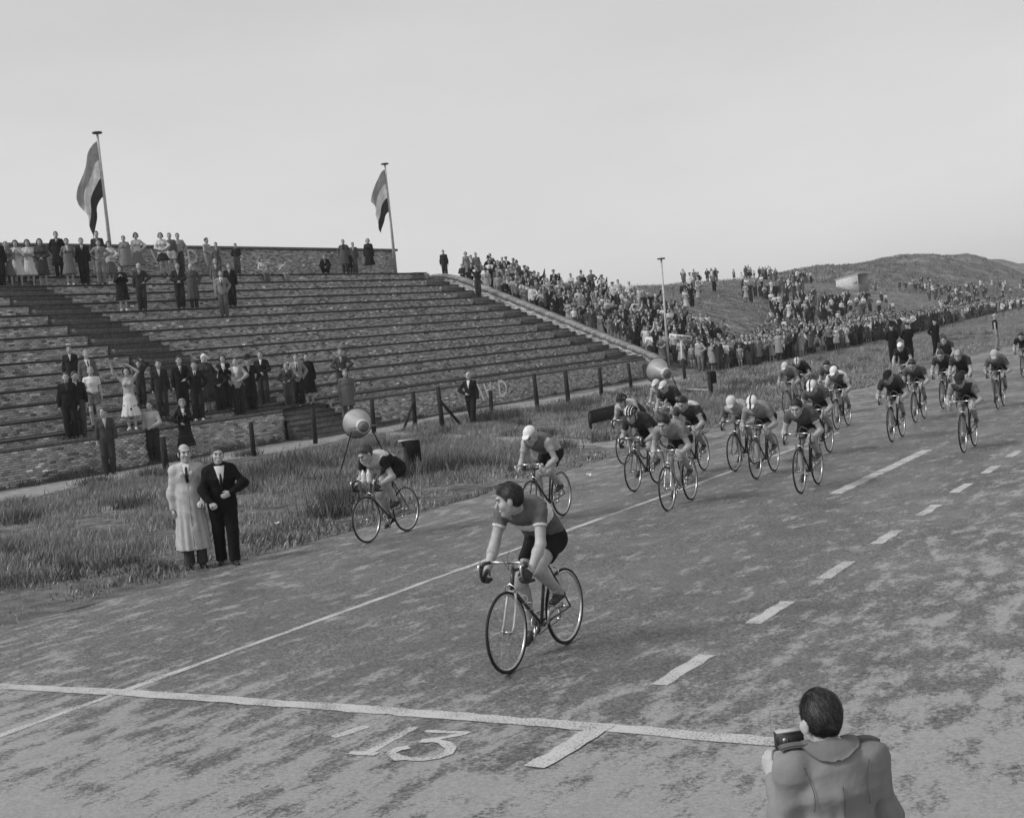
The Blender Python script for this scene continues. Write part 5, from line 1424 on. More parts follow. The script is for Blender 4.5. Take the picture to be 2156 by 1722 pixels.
rider(c8(640, 870), 'white-capped rider in white-sleeved jersey with a dark chest', 'bicycle of the white-sleeved rider', crank=-.9, sh=(.67, 1.18), where='drops', turn=-.15, nod=.75, jersey=.09, jm=(.5,), jr=[('sleeves', 1), ('back', 1)], hat=('racecap', .62), bk=dict(frame_g=.04, tape=.5), h=.013, head_=.04)
rider(c8(575, 760), 'bareheaded rider in dark jersey hidden behind the white-sleeved one', 'bicycle hidden behind the white-sleeved rider', crank=1.2, sh=(.67, 1.18), where='drops', nod=.5, jersey=.07, hat=('short', .02), bk=dict(frame_g=.03, tape=.05), h=.016)
rider(c8(1085, 970), 'rider in black beret-like cap and dark jersey with wide elbows', 'bicycle in the middle of the road left of a bareheaded rider', crank=-1.0, sh=(.68, 1.16), where='drops', turn=-.25, nod=.6, jersey=.045, hat=('racecap', .02), bk=dict(frame_g=.03, tape=.06), h=.013, head_=.05)
rider(c8(1275, 812), 'bareheaded rider with dark jersey and lighter shoulders, mid road', 'bicycle just behind the black-capped rider', crank=-1.3, sh=(.67, 1.18), where='drops', turn=-.1, nod=.65, jersey=.075, jm=(.16,), jr=[('back', 1)], hat=('short', .03), bk=dict(frame_g=.03, tape=.05), h=.014, head_=.04)
rider(c8(1165, 590), 'upright rider in white cap and black jersey before two policemen', 'bicycle ridden upright before two policemen', crank=-.7, sh=(.58, 1.30), where='hoods', turn=.05, nod=.2, jersey=.03, hat=('racecap', .6), bk=dict(frame_g=.04, tape=.6), h=.016)
rider(c8(1500, 700), 'bareheaded rider in dark jersey with hands low, watching the road', 'bicycle in the rear cluster of four riders', crank=-1.5, sh=(.65, 1.21), where='drops', turn=.05, nod=.5, jersey=.05, hat=('short', .04), bk=dict(frame_g=.03, tape=.05), h=.015, head_=.03)
rider(c8(1520, 520), 'last bareheaded dark-jerseyed rider sitting up beside a policeman', 'bicycle of the rider sitting up beside a policeman', crank=-1.0, sh=(.58, 1.31), where='hoods', nod=.15, jersey=.06, hat=('short', .03), bk=dict(frame_g=.04, tape=.2), h=.018)
rider(c8(1640, 740), 'balding smiling rider in dark jersey behind a dark-capped one', 'bicycle hidden behind the dark-capped rider', crank=-.8, sh=(.62, 1.25), where='drops', turn=0., nod=.3, mouth=.004, jersey=.05, hat=('bald', .04), bk=dict(frame_g=.03, tape=.05), h=.015)
rider(c8(1670, 1060), 'dark-capped rider in light grey jersey with dark chest', 'bicycle with pale bars beside the lane dashes', crank=-1.1, sh=(.68, 1.15), where='drops', turn=.0, nod=.75, jersey=.05, jm=(.2, .5), jr=[('sleeves', 1), ('back', 1)], hat=('racecap', .025), bk=dict(frame_g=.03, tape=.6), h=.013, head_=.02)
rider(c8(1945, 705), 'rider in pale cap and grey jersey riding alone at the right', 'bicycle of the lone rider at the right', crank=-.95, sh=(.68, 1.15), where='drops', turn=-.05, nod=.85, jersey=.13, hat=('racecap', .42), bk=dict(frame_g=.03, tape=.05), h=.014, head_=.05)
rider(c8(2150, 445), 'rider in black jersey farthest right, partly out of the picture', 'bicycle of the black-jerseyed rider farthest right', crank=-.9, sh=(.66, 1.18), where='drops', nod=.5, jersey=.02, hat=('short', .02), bk=dict(frame_g=.03, tape=.1), h=.018)

# ------------------------------------------------------------------ spectators on and around the stand
def tread(i):
    return WALL_Z if i < 0 else row_z(i)
def on_stand(x, y, row=None):
    """row of the stand whose edge lies under the view pixel of somebody's feet"""
    best = None
    for i in range(-1, ROWS):
        for back in (.12, .35, .6):
            X = (WALL_X-.25 if i < 0 else row_x(i)-back)
            Pn = on_x(x, y, X)
            e = abs(Pn[2]-tread(i))
            if best is None or e < best[0]-.02: best = (e, i, X, Pn[1])
            if i < 0: break
    return A(best[2], best[3], tread(best[1])+.002)
def height_of(P, head_y):
    lo, hi = .5, 2.2
    for _ in range(30):
        m = (lo+hi)/2
        if project(P+A(0, 0, m))[1] > head_y: lo = m
        else: hi = m
    return lo
def to_cam(P, turn=0.): return math.atan2(-P[1], -P[0])+turn
c1 = lambda x, y: V_(x/2.649, 650+y/2.649)
c2 = lambda x, y: V_(x/1.914, 1000+y/1.914)
c3 = lambda x, y: V_(700+x/2.46, 1000+y/2.46)
c4b = lambda x, y: V_(700+x/2.649, 650+y/2.649)
def spectator(P, label, group, head_y=None, H=None, sex='m', top='jacket', tg=.03, shirt=None, tie=None, bot='trousers', bg=.03, bg2=None, hair=('short', .04), arms=('down', 'down'), face=0., h=.02, shoe=.025,
              turn=0., nod=-.02, sleeve=1., blen=None, hem=None, sit=None, crouch=0., girth=1., lean=0., step=0., open_=.23, sk=.38, fine=False, mouth=0., socks=None, child=False, tache=0, tilt=0.):
    P = A(*P)
    if H is None: H = min(max(height_of(P, head_y), 1.0), 1.98)
    f = Fig(H, sex, h=h, fine=fine, skin_g=sk, seed=int(abs(P[1]*13)) % 89, girth=girth); f.mouth = mouth; f.tache = tache
    f.stand(arms, lean, .1, step, 0., nod, turn, tilt, sit, crouch)
    f.body().hair(*hair)
    if bot: f.bottom('slim' if bot == 'trousers' and top == 'coat' else bot, bg, blen, bg2)
    f.top(top, tg, shirt, tie, sleeve, hem, open_=open_)
    f.shoes(shoe, socks)
    return f.emit(label, tuple(P), to_cam(P, face), group)
SG = 'spectators on the stand'
def top_p(cx, fy, hy, label, crop=c1, **k):
    spectator(on_stand(*crop(cx, fy)), label, SG, crop(cx, hy)[1], **k)
# upper rows, under the flags
top_p(12, 640, 190, 'man in dark suit standing at the crowded end of the top rows', tg=.02, bg=.02, shirt=.5)
top_p(85, 645, 262, 'fair-haired woman in grey dress beside a woman in white clapping', sex='f', top='dress', tg=.14, bot='skirt', bg=.12, hair=('curly', .3), arms=('clasp', 'down'), shoe=.05)
top_p(165, 645, 252, 'laughing woman in white dress clapping her hands', sex='f', top='dress', tg=.5, bot='skirt', bg=.46, hair=('curly', .05), arms=('clap', 'clap'), shoe=.4, sleeve=.45)
top_p(262, 640, 247, 'woman in white dress with folded arms on the upper rows', sex='f', top='dress', tg=.55, bot='skirt', bg=.5, hair=('curly', .06), arms=('folded', 'folded'), shoe=.4, sleeve=.45)
top_p(365, 640, 218, 'woman in dark coat holding her hands before her', sex='f', top='coat', tg=.06, bot='skirt', bg=.06, hair=('bob', .05), arms=('clasp', 'clasp'), shoe=.2)
top_p(497, 560, 157, 'tall man in long black overcoat on the topmost row', top='coat', tg=.02, shirt=.45, tie=.05, bg=.03, arms=('pocket', 'pocket'))
top_p(585, 625, 237, 'woman in grey tailored suit and white shoes', sex='f', top='jacket', tg=.15, shirt=.5, bot='skirt', bg=.14, hair=('bun', .03), arms=('back', 'back'), shoe=.6)
top_p(705, 620, 182, 'stout man in black double-breasted suit on the upper rows', tg=.018, shirt=.55, tie=.12, bg=.02, girth=1.12, arms=('down', 'down'))
top_p(825, 520, 167, 'dark-haired man in dark jacket right under the first flag', tg=.05, shirt=.2, bg=.04)
top_p(842, 610, 247, 'man in light grey suit and tie, hands on hips', tg=.2, shirt=.5, tie=.1, bg=.2, arms=('hip', 'hip'))
top_p(925, 608, 260, 'dark-haired woman in short white coat and white shoes', sex='f', top='jacket', tg=.5, hem=.2, bot='skirt', bg=.1, hair=('bob', .03), arms=('belly', 'down'), shoe=.65)
top_p(1045, 540, 215, 'woman in long light grey coat near the flagpole foot', sex='f', top='coat', tg=.24, bot='skirt', bg=.2, hair=('bun', .06), shoe=.1)
top_p(1148, 540, 190, 'woman in white blouse and grey skirt with jacket over her arm', sex='f', top='shirt', tg=.5, bot='skirt', bg=.16, hair=('curly', .04), arms=('hip', 'down'), shoe=.05)
top_p(1350, 530, 168, 'young woman in white jacket and short black skirt', sex='f', top='jacket', tg=.5, hem=.1, bot='skirt', bg=.025, blen=.32, hair=('bob', .06), arms=('belly', 'clasp'), shoe=.05)
top_p(1422, 530, 154, 'young man in dark pullover and white shorts', top='sweater', tg=.1, bot='shorts', bg=.5, hair=('short', .12), arms=('down', 'back'))
top_p(1488, 525, 186, 'man in pale windbreaker beside the one in white shorts', top='sweater', tg=.3, bg=.06, hair=('short', .04), arms=('pocket', 'pocket'), hem=.08)
top_p(1722, 560, 232, 'man in pale grey suit seen half turned on the top row', tg=.26, shirt=.4, bg=.22, face=.9, arms=('clasp', 'clasp'))
top_p(1798, 545, 268, 'man in mid grey jacket pointing with his arm forward', tg=.12, shirt=.3, bg=.1, arms=('fwd', 'down'))
top_p(1955, 528, 264, 'boy in dark jersey against the back wall', top='sweater', tg=.03, bg=.08, H=1.55, arms=('back', 'back'))
top_p(1020, 832, 458, 'woman in black coat and white shoes clapping on a lower row', sex='f', top='coat', tg=.018, hem=.4, bot='skirt', bg=.02, hair=('curly', .04), arms=('clap', 'clap'), shoe=.65)
top_p(1175, 822, 440, 'balding man in dark suit beside the woman in black', tg=.045, shirt=.4, tie=.04, bg=.05, hair=('bald', .1), arms=('hip', 'down'))
top_p(1490, 805, 422, 'man in black suit with hands clasped next to a long coat', tg=.025, shirt=.3, bg=.025, arms=('clasp', 'clasp'))
top_p(1600, 822, 415, 'man in long dark grey overcoat with raised collar', top='coat', tg=.075, bg=.04, hem=.55, hair=('bald', .2), arms=('pocket', 'pocket'))
top_p(1795, 715, 402, 'grey-haired man in grey jacket behind the man with a tie', tg=.13, shirt=.4, bg=.2, hair=('short', .25))
top_p(1845, 865, 477, 'man in light grey jacket, white shirt and dark tie on the steps', tg=.21, shirt=.6, tie=.04, bg=.1, arms=('pocket', 'down'), open_=.32)
top_p(1912, 800, 437, 'slim man in black suit beside the light grey jacket', tg=.02, shirt=.4, tie=.1, bg=.022)
# along the back wall to the right
P = on_stand(*c4b(300, 525)); spectator(P+A(.0, 0, -DZ), 'dark-haired woman in white blouse sitting on the top ledge', SG, H=1.62, sex='f', top='shirt', tg=.55, bot='trousers', bg=.1, hair=('bob', .03), arms=('clasp', 'clasp'), sit=DZ, face=.5)
P = on_stand(*c4b(470, 525)); spectator(P+A(.0, 0, -DZ), 'boy in white shirt bending forward on the top ledge', SG, H=1.5, top='shirt', tg=.5, bot='trousers', bg=.2, arms=('clasp', 'clasp'), sit=DZ, lean=.6, face=.5)
top_p(820, 518, 330, 'man in black suit squatting on the top ledge', crop=c4b, H=1.75, tg=.02, shirt=.2, bg=.02, crouch=.35, arms=('clasp', 'clasp'))
top_p(985, 516, 246, 'man in open grey overcoat near the second flag', crop=c4b, top='coat', tg=.08, bg=.04, shirt=.03, open_=.4, arms=('pocket', 'pocket'))
top_p(1022, 518, 385, 'small child in dark coat in front of the open overcoat', crop=c4b, top='coat', tg=.02, bg=.05, H=1.2, arms=('down', 'down'))
top_p(1062, 516, 268, 'young man in brown-grey jacket with open collar near the second flag', crop=c4b, tg=.09, shirt=.35, bg=.08)
top_p(1188, 512, 226, 'fair woman in long black coat leaning, under the second flag', crop=c4b, sex='f', top='coat', tg=.02, bot='skirt', bg=.02, hair=('curly', .35), arms=('down', 'down'), tilt=.15, shoe=.3)
# lower rows and the top of the low wall
LG = 'spectators on the lower steps of the stand'
def low_p(cx, fy, hy, label, crop=c2, wall=False, **k):
    P = on_stand(*crop(cx, fy))
    spectator(P, label, LG, crop(cx, hy)[1], **k)
low_p(445, 480, 137, 'dark-haired man in dark jacket and open white collar on the lower rows', tg=.025, shirt=.55, bg=.03)
low_p(545, 500, 70, 'tall fair man in grey suit with long dark tie', tg=.10, shirt=.6, tie=.025, bg=.08, hair=('slick', .22), arms=('down', 'down'), open_=.36, face=.2)
low_p(480, 662, 246, 'youth in black pullover with white collar on the wall top', top='sweater', tg=.018, shirt=.55, bg=.07, hair=('short', .05), open_=.18, turn=.5, arms=('down', 'down'))
low_p(575, 640, 262, 'fair boy in white polo shirt and grey shorts', top='shirt', tg=.62, sleeve=.6, bot='shorts', bg=.16, hair=('short', .3), arms=('down', 'clasp'), hem=.08)
low_p(428, 668, 235, 'man in black coat at the end of the wall top', tg=.02, bg=.02, shirt=.05)
low_p(788, 632, 258, 'woman in flowered skirt waving both arms in the air', sex='f', top='dress', tg=.36, sleeve=.5, bot='skirt', bg=.6, bg2=.03, blen=.55, hair=('curly', .02), arms=('raise2', 'raise'), shoe=.65, face=-.1, mouth=.006)
low_p(845, 470, 225, 'dark-jacketed man waving an arm behind the flowered skirt', tg=.05, bg=.05, arms=('raise2', 'down'))
low_p(972, 565, 222, 'man in black suit holding a white paper by his hip', tg=.03, shirt=.4, bg=.035, arms=('down', 'down'))
low_p(1092, 540, 196, 'big man in black suit with striped tie on the wall', tg=.02, shirt=.5, tie=.1, bg=.02, girth=1.06, arms=('belly', 'down'), face=.25)
low_p(1183, 568, 203, 'man in black suit with white handkerchief and white shoes', tg=.018, shirt=.55, tie=.02, bg=.03, shoe=.6, arms=('pocket', 'pocket'))
low_p(1245, 548, 180, 'woman in white headscarf and long dark coat', sex='f', top='coat', tg=.035, hem=.62, bot='skirt', bg=.03, hair=('scarf', .6), arms=('pocket', 'pocket'))
low_p(1312, 538, 222, 'boy in dark jacket with white shirt collar', tg=.03, shirt=.5, bg=.03, H=1.5, arms=('belly', 'clasp'), open_=.2)
low_p(1352, 532, 190, 'dark-haired woman in black jacket with broad white collar', sex='f', tg=.02, shirt=.62, bot='trousers', bg=.025, hair=('bob', .03), arms=('clap', 'belly'), open_=.3)
low_p(1425, 528, 173, 'man in light grey jacket open over a white shirt', tg=.26, shirt=.62, bg=.03, arms=('belly', 'pocket'), open_=.42, hair=('slick', .03))
low_p(1500, 525, 187, 'man in black coat and black felt hat', top='jacket', tg=.016, shirt=.25, bg=.02, hair=('hat', .02), arms=('pocket', 'pocket'))
low_p(302, 640, 216, 'man in black pullover with wide white collar, hands clasped', crop=c3, top='sweater', tg=.018, shirt=.6, bg=.035, arms=('clasp', 'clasp'), open_=.2, face=-.15)
low_p(500, 752, 306, 'man in grey suit with hand on hip on the entrance steps', crop=c3, tg=.065, shirt=.5, tie=.03, bg=.06, hair=('slick', .16), arms=('belly', 'hip'))
low_p(575, 690, 236, 'man in light grey jacket and dark trousers above the entrance steps', crop=c3, tg=.2, shirt=.5, tie=.04, bg=.02, arms=('pocket', 'clasp'), open_=.3)
low_p(655, 692, 234, 'woman in black coat with earrings above the entrance steps', crop=c3, sex='f', top='coat', tg=.014, hem=.4, bot='skirt', bg=.015, hair=('bun', .02))
low_p(905, 578, 166, 'man in grey suit standing alone on the low wall', crop=c3, tg=.055, shirt=.3, bg=.05, arms=('hip', 'belly'), hair=('short', .1))
P = A(-30.75, 39.2, .32); spectator(P, 'boy in buttoned grey raincoat on the entrance steps', LG, c3(720, 336)[1], top='coat', tg=.10, hem=.38, bg=.08, hair=('short', .15), arms=('down', 'down'))
# on the ground before the wall
GG = 'spectators on the path below the stand'
P = hit(*c2(655, 900)); spectator(P, 'youth in patterned waistcoat standing on the path below the wall', GG, c2(645, 486)[1], top='sweater', tg=.07, shirt=.4, bg=.045, arms=('down', 'down'), hair=('short', .08), turn=-.7, open_=.25)
P = hit(*c2(925, 835)); spectator(P, 'young man in white knitted pullover behind a fence post', GG, c2(905, 436)[1], top='sweater', tg=.45, bg=.03, arms=('clasp', 'down'), hair=('short', .05), face=-.3)
P = on_x(*c2(1112, 778), -31.0); P = A(P[0], P[1], 0); spectator(P, 'laughing woman in black suit clapping on the path', GG, c2(1080, 453)[1], sex='f', tg=.016, shirt=.6, bot='skirt', bg=.018, blen=.55, hair=('curly', .25), arms=('clap', 'belly'), mouth=.006)
P = hit(997, 897); spectator(P, 'bald man in black suit striding along the path past the letters', GG, 783, tg=.016, shirt=.62, bg=.018, hair=('bald', .3), arms=('down', 'belly'), step=.26, face=-.35, open_=.26)

# ------------------------------------------------------------------ the two men at the road edge and the crouching photographer
P1 = A(*hit(415, 1196)[:2], .0); P2 = A(*hit(482, 1189)[:2], .0)
spectator(P1, 'man in long pale raincoat and dark trousers at the road edge', 'two men at the road edge', 936, top='coat', tg=.42, hem=.66, shirt=.6, tie=.02, bg=.06, hair=('bald', .03), arms=('fist', 'down'), face=-.02, turn=.28, h=.010, fine=True, tache=1, sk=.40, open_=.24)
spectator(P2, 'laughing stout man in black suit and tie leaning forward at the road edge', 'two men at the road edge', 938, tg=.014, shirt=.62, tie=.02, bg=.014, hair=('short', .06), arms=('belly', 'fist'), face=.08, h=.010, fine=True, girth=1.22, lean=.13, step=.12, mouth=.006, sk=.40, open_=.33, tilt=-.06)


# photographer kneeling on the road, seen from behind
PD = CAM_O+ray(1750, 1600)*5.85
PP = A(PD[0], PD[1], .012)
ph = Fig(1.76, h=.0075, fine=True, skin_g=.38, seed=4, girth=1.02)
ph.stand(('down', 'down'), lean=.03, turn=.28, nod=.10)
J = ph.J
drop = A(0, 0, height_of(PP, 1468)-1.70)
for k_ in list(J):
    if not k_.startswith('fd'): J[k_] = J[k_]+drop
for n in 'LR':     # one knee down, one foot forward
    J['an'+n] = A(.34, .13, .085) if n == 'L' else A(-.42, -.12, .10)
    J['kn'+n], J['an'+n] = limb(J['hip'+n], J['an'+n], .435, .435, A(1, 0, .4) if n == 'L' else A(.6, 0, -1.))
    J['fd'+n] = unit(A(1, 0, -.1)) if n == 'L' else unit(A(.3, 0, -1))
J['hc'] = J['hc']-A(-.01, -.015, .05); J['neck'] = J['neck']-A(0, 0, .025)
for n, sd in (('L', 1), ('R', -1)): J['sh'+n] = J['sh'+n]+A(0, sd*.010, .004)
hz = J['hc'][2]; sz = J['shL'][2]
J['elL'] = J['shL']+A(.01, .04, -.285); J['wrL'] = J['elL']+unit(A(.75, -.04, .66))*.26
J['elR'] = J['shR']+A(.02, -.07, -.28); J['wrR'] = J['elR']+unit(A(.6, .42, .72))*.26
ph.hands = {'L': (unit(A(.5, .1, .85)), unit(A(.5, -.8, .1)), A(-1, 0, .2), .8), 'R': (unit(A(.2, .5, .7)), unit(A(.5, .6, -.3)), A(.2, 0, 1), .9)}
ph.body().hair('slick', .02)
ph.bottom('trousers', .05)
gab, gab_d, gab_m = (mat('gabardine', g_, .85, .10, 6., .016, 7., spec=.2) for g_ in (.20, .11, .155))
ph.top('jacket', .2, hem=.10, nm='jacket', own=gab, arm_r=.003, wr_=.011, fo=(.02, 0., J['chest'][2]+.08, J['pel'][2], 7, .009))
zero = lambda VF: np.zeros(len(VF[1]), int)
nk_ = J['neck']
JV = next(p_[1][0] for p_ in ph.parts if p_[0] == 'jacket')
def top_of(x_, y_, r_=.016):
    m_ = (np.abs(JV[:, 0]-x_) < r_) & (np.abs(JV[:, 1]-y_) < r_); return JV[m_, 2].max() if m_.any() else nk_[2]-.1
def back_of(y_, z_, r_=.014):
    m_ = (np.abs(JV[:, 1]-y_) < r_) & (np.abs(JV[:, 2]-z_) < r_); return JV[m_, 0].min() if m_.any() else -.1
def sheet(nm, G, m_, th):
    """a thick cloth piece from a grid of points"""
    a_, b_ = G.shape[:2]; Fq = np.array([(i*b_+j, (i+1)*b_+j, (i+1)*b_+j+1, i*b_+j+1) for i in range(a_-1) for j in range(b_-1)])
    du = np.gradient(G, axis=0); dv = np.gradient(G, axis=1); N_ = np.cross(du, dv); N_ /= np.linalg.norm(N_, axis=2)[..., None]+1e-9
    V1 = G.reshape(-1, 3); V2 = (G-N_*th).reshape(-1, 3); n_ = len(V1)
    ed = [(i*b_, (i+1)*b_) for i in range(a_-1)]+[((i+1)*b_+b_-1, i*b_+b_-1) for i in range(a_-1)]+[((j+1), j) for j in range(b_-1)]+[((a_-1)*b_+j, (a_-1)*b_+j+1) for j in range(b_-1)]
    ph.parts.append((nm, (np.concatenate([V1, V2]), np.concatenate([Fq, Fq[:, ::-1]+n_, np.array([(p_, q_, q_+n_, p_+n_) for p_, q_ in ed])])), [m_], np.zeros(2*len(Fq)+len(ed), int)))
ts = np.linspace(-2.0, 2.0, 33); G = np.zeros((33, 7, 3))
for i_, t in enumerate(ts):
    ou = .116+.012*abs(math.sin(t)); x1, y1 = nk_[0]-ou*math.cos(t), ou*1.05*math.sin(t); z1 = top_of(x1, y1)+.009
    for j_, v in enumerate(np.linspace(0, 1, 7)):
        r_ = .068+.012*v; ia = A(nk_[0]+.006-.072*math.cos(t), .070*math.sin(t), nk_[2]+.062+.024*max(0., math.cos(t)))
        o_ = ia*(1-v)+A(x1, y1, z1)*v; o_[2] += .008*math.sin(math.pi*v)*(1-.3*v); G[i_, j_] = o_
sheet('collar', G, gab_m, .006)
for n, sd in (('L', 1), ('R', -1)):
    G = np.zeros((9, 4, 3))
    for i_, v in enumerate(np.linspace(0, 1, 9)):
        c_ = nk_*.45+J['sh'+n]*.55; c_ = c_*(1-v)+(J['sh'+n]+A(0, sd*.045, 0))*v
        for j_, w_ in enumerate((-.026, -.009, .009, .026)): G[i_, j_] = (c_[0]+w_, c_[1], top_of(c_[0]+w_*.5, c_[1])+.007)
    sheet('epaulette', G, gab_d, .010)
G = np.zeros((30, 2, 3))
for i_, z_ in enumerate(np.linspace(nk_[2]-.10, J['pel'][2]-.05, 30)): G[i_, 0] = (back_of(0, z_)-.0015, -.0022, z_); G[i_, 1] = (back_of(0, z_)-.0015, .0022, z_)
sheet('back_seam', G, gab_d, .002)
for n, sd in (('L', 1), ('R', -1)):      # armhole seams
    G = np.zeros((22, 2, 3))
    for i_, z_ in enumerate(np.linspace(J['sh'+n][2]+.02, J['sh'+n][2]-.17, 22)):
        y_ = J['sh'+n][1]-sd*(.038+.02*math.sin((J['sh'+n][2]-z_)*14)); x_ = back_of(y_, z_, .016)-.002
        G[i_, 0] = (x_, y_-.002, z_); G[i_, 1] = (x_, y_+.002, z_)
    sheet('armhole_seam', G, gab_d, .002)
ph.shoes(.03)
pr = math.atan2(_fw[1], _fw[0])+.10
ph.emit('photographer in grey belted jacket kneeling on the road, back turned', tuple(PP), pr, None)
cmr = tag(empty('press_camera', tuple(PP), pr), 'black plate camera with wire frame finder held to the photographer eye', 'camera')
cc_ = A(J['hc'][0]+.17, .115, hz-.125)
blk = mat('camera_leather', .02, .5, .2, 60.); crm = mat('camera_nickel', .35, .45, .1, 30., metal=1.)
def cb(nm, c, s_, m): obj(nm, box(*(cc_+A(*c)), *s_), m, cmr)
cb('body', (0, 0, 0), (.05, .125, .075), blk); cb('back_plate', (-.029, 0, -.005), (.008, .11, .062), mat('plate_holder', .03, .6, .2, 30.)); cb('front_bed', (.06, 0, -.032), (.09, .08, .010), blk)
obj('bellows', join([box(*(cc_+A(.035+.012*i, 0, 0)), .009, .085-.007*i, .06-.005*i) for i in range(5)]), blk, cmr)
obj('lens', tube([tuple(cc_+A(.09, 0, 0)), tuple(cc_+A(.14, 0, 0))], .024, 14), crm, cmr)
obj('frame_finder', tube([tuple(cc_+A(.09, .055, .02)), tuple(cc_+A(.09, .055, .115)), tuple(cc_+A(.09, -.055, .115)), tuple(cc_+A(.09, -.055, .02))], .0013, 4, True), mat('finder_wire', .15, .5), cmr)
cb('top_plate', (.0, 0, .0405), (.048, .123, .005), mat('bright_top', .4, .4, .1, 20.)); obj('winder', tube([tuple(cc_+A(-.033, .03, .01)), tuple(cc_+A(-.045, .03, .01))], .012, 10), crm, cmr)

# ------------------------------------------------------------------ the crowd on the bank and along the far verge
def variants(h):
    out = []
    def add(sex, arms, top, bot, hair, H=1.74, tg=.03, shirt=None, tie=None, sleeve=1., nod=0., turn=0., hem=None, desc='', girth=1.):
        f = Fig(H, sex, h=h, seed=len(out)*5+1, girth=girth).stand(arms, 0., .1, 0., 0., nod, turn)
        f.body().hair(*hair)
        f.bottom('slim' if bot == 'trousers' and top == 'coat' else bot, .03)
        f.top(top, tg, shirt, tie, sleeve, hem); f.shoes(.03)
        out.append((f, desc))
    add('m', ('pocket', 'down'), 'jacket', 'trousers', ('short', .04), shirt=.5, tie=.05, desc='man in %s suit with tie')
    add('m', ('clasp', 'clasp'), 'jacket', 'trousers', ('bald', .06), shirt=.5, turn=.25, desc='balding man in %s jacket with clasped hands')
    add('m', ('pocket', 'pocket'), 'coat', 'trousers', ('short', .05), shirt=.4, turn=-.2, desc='man in long %s overcoat')
    add('m', ('folded', 'folded'), 'shirt', 'trousers', ('short', .05), sleeve=.6, desc='man in %s short-sleeved shirt with folded arms')
    add('m', ('hip', 'down'), 'sweater', 'trousers', ('short', .08), turn=-.3, desc='young man in %s pullover, hand on hip')
    add('m', ('down', 'pocket'), 'jacket', 'trousers', ('hat', .03), shirt=.4, tie=.04, desc='man in %s suit and felt hat')
    add('m', ('raise', 'down'), 'jacket', 'trousers', ('short', .05), shirt=.5, desc='man in %s jacket raising one arm')
    add('f', ('clasp', 'clasp'), 'dress', 'skirt', ('curly', .06), H=1.63, sleeve=.5, turn=.2, desc='woman in %s dress with clasped hands')
    add('f', ('pocket', 'down'), 'coat', 'skirt', ('bob', .05), H=1.64, desc='woman in %s coat')
    add('f', ('clap', 'clap'), 'shirt', 'skirt', ('curly', .1), H=1.62, turn=-.2, desc='woman in %s blouse clapping')
    add('f', ('down', 'belly'), 'coat', 'skirt', ('scarf', .5), H=1.62, desc='woman in headscarf and %s coat')
    add('m', ('down', 'down'), 'shirt', 'shorts', ('short', .12), H=1.36, sleeve=.55, desc='boy in %s shirt and shorts')
    add('m', ('down', 'clasp'), 'sweater', 'trousers', ('short', .06), H=1.5, turn=.3, desc='boy in %s jersey')
    add('m', ('belly', 'down'), 'jacket', 'trousers', ('flatcap', .05), shirt=.35, girth=1.1, desc='stout man in %s jacket and flat cap')
    return out
TONES = [('black', .018), ('black', .018), ('black', .018), ('dark grey', .042), ('dark grey', .042), ('dark grey', .06), ('mid grey', .115), ('mid grey', .16), ('light grey', .3), ('white', .55)]
CR = random.Random(21)
CLOTH_ROLES = ('jacket', 'coat', 'sweater', 'shirt', 'blouse')
var = [(f.joined(), f, d) for f, d in variants(.024)]
def crowd_person(P, where, group, k=None, tone=None):
    (me, roles), f, desc = var[CR.randrange(len(var)) if k is None else k]
    tn, tv = tone or CR.choice(TONES)
    if 'shirt' in desc or 'blouse' in desc or 'dress' in desc: tn, tv = CR.choice([('white', .6), ('white', .55), ('light grey', .3), ('mid grey', .16)])
    if 'suit' in desc and tn == 'white': tn, tv = 'dark grey', .05
    o = bpy.data.objects.new('person', me); COL.objects.link(o)
    o.location = tuple(P); o.rotation_euler = (0, 0, to_cam(P, CR.uniform(-.45, .35))); s_ = CR.uniform(.94, 1.06); o.scale = (s_, s_, s_)
    topname = next(r for r in roles if r in CLOTH_ROLES); legs = CR.choice([.02, .03, .05, .08, .14]); first = True
    if desc.count('suit') or desc.count('dress'): legs = tv
    sk_ = CR.choice([.28, .34, .40])
    for i, r in enumerate(roles):
        sl = o.material_slots[i]
        m = None
        if r == topname and first: m = cloth(tv); first = False
        elif r in ('trousers', 'skirt', 'shorts'): m = cloth(legs)
        elif r == 'body' and i == 0: m = skin(sk_)
        if m: sl.link = 'OBJECT'; sl.material = m
    tag(o, (desc % tn)+' '+where, 'person', group)
    return o
# low-detail figures for the part of the crowd too far off to tell apart one by one
low = []
for f, d in variants(.042):
    Vs, Fs, Ro, o_ = [], [], [], 0
    for nm, (V, Fq), ms, mi in f.parts:
        Vs.append(V); Fs.append(Fq+o_); o_ += len(V)
        if nm == 'body': r = np.where(np.isin(mi, (1, 2, 3)), 1, 0)
        elif nm in ('hair', 'hat', 'cap'): r = np.full(len(Fq), 1)
        elif nm == 'headscarf': r = np.full(len(Fq), 9)
        elif nm in ('trousers', 'skirt', 'shorts'): r = np.full(len(Fq), -2)
        elif nm in ('shoe', 'tie'): r = np.full(len(Fq), 2)
        elif nm == 'shirt' and any(p[0] in ('jacket', 'coat', 'sweater') for p in f.parts): r = np.full(len(Fq), 9)
        else: r = np.full(len(Fq), -1)
        Ro.append(r)
    low.append((np.concatenate(Vs), np.concatenate(Fs), np.concatenate(Ro), d))
PAL = [skin(.34), hairm(.05), cloth(.018), cloth(.028), cloth(.042), cloth(.06), cloth(.115), cloth(.16), cloth(.3), cloth(.55)]
mass = []
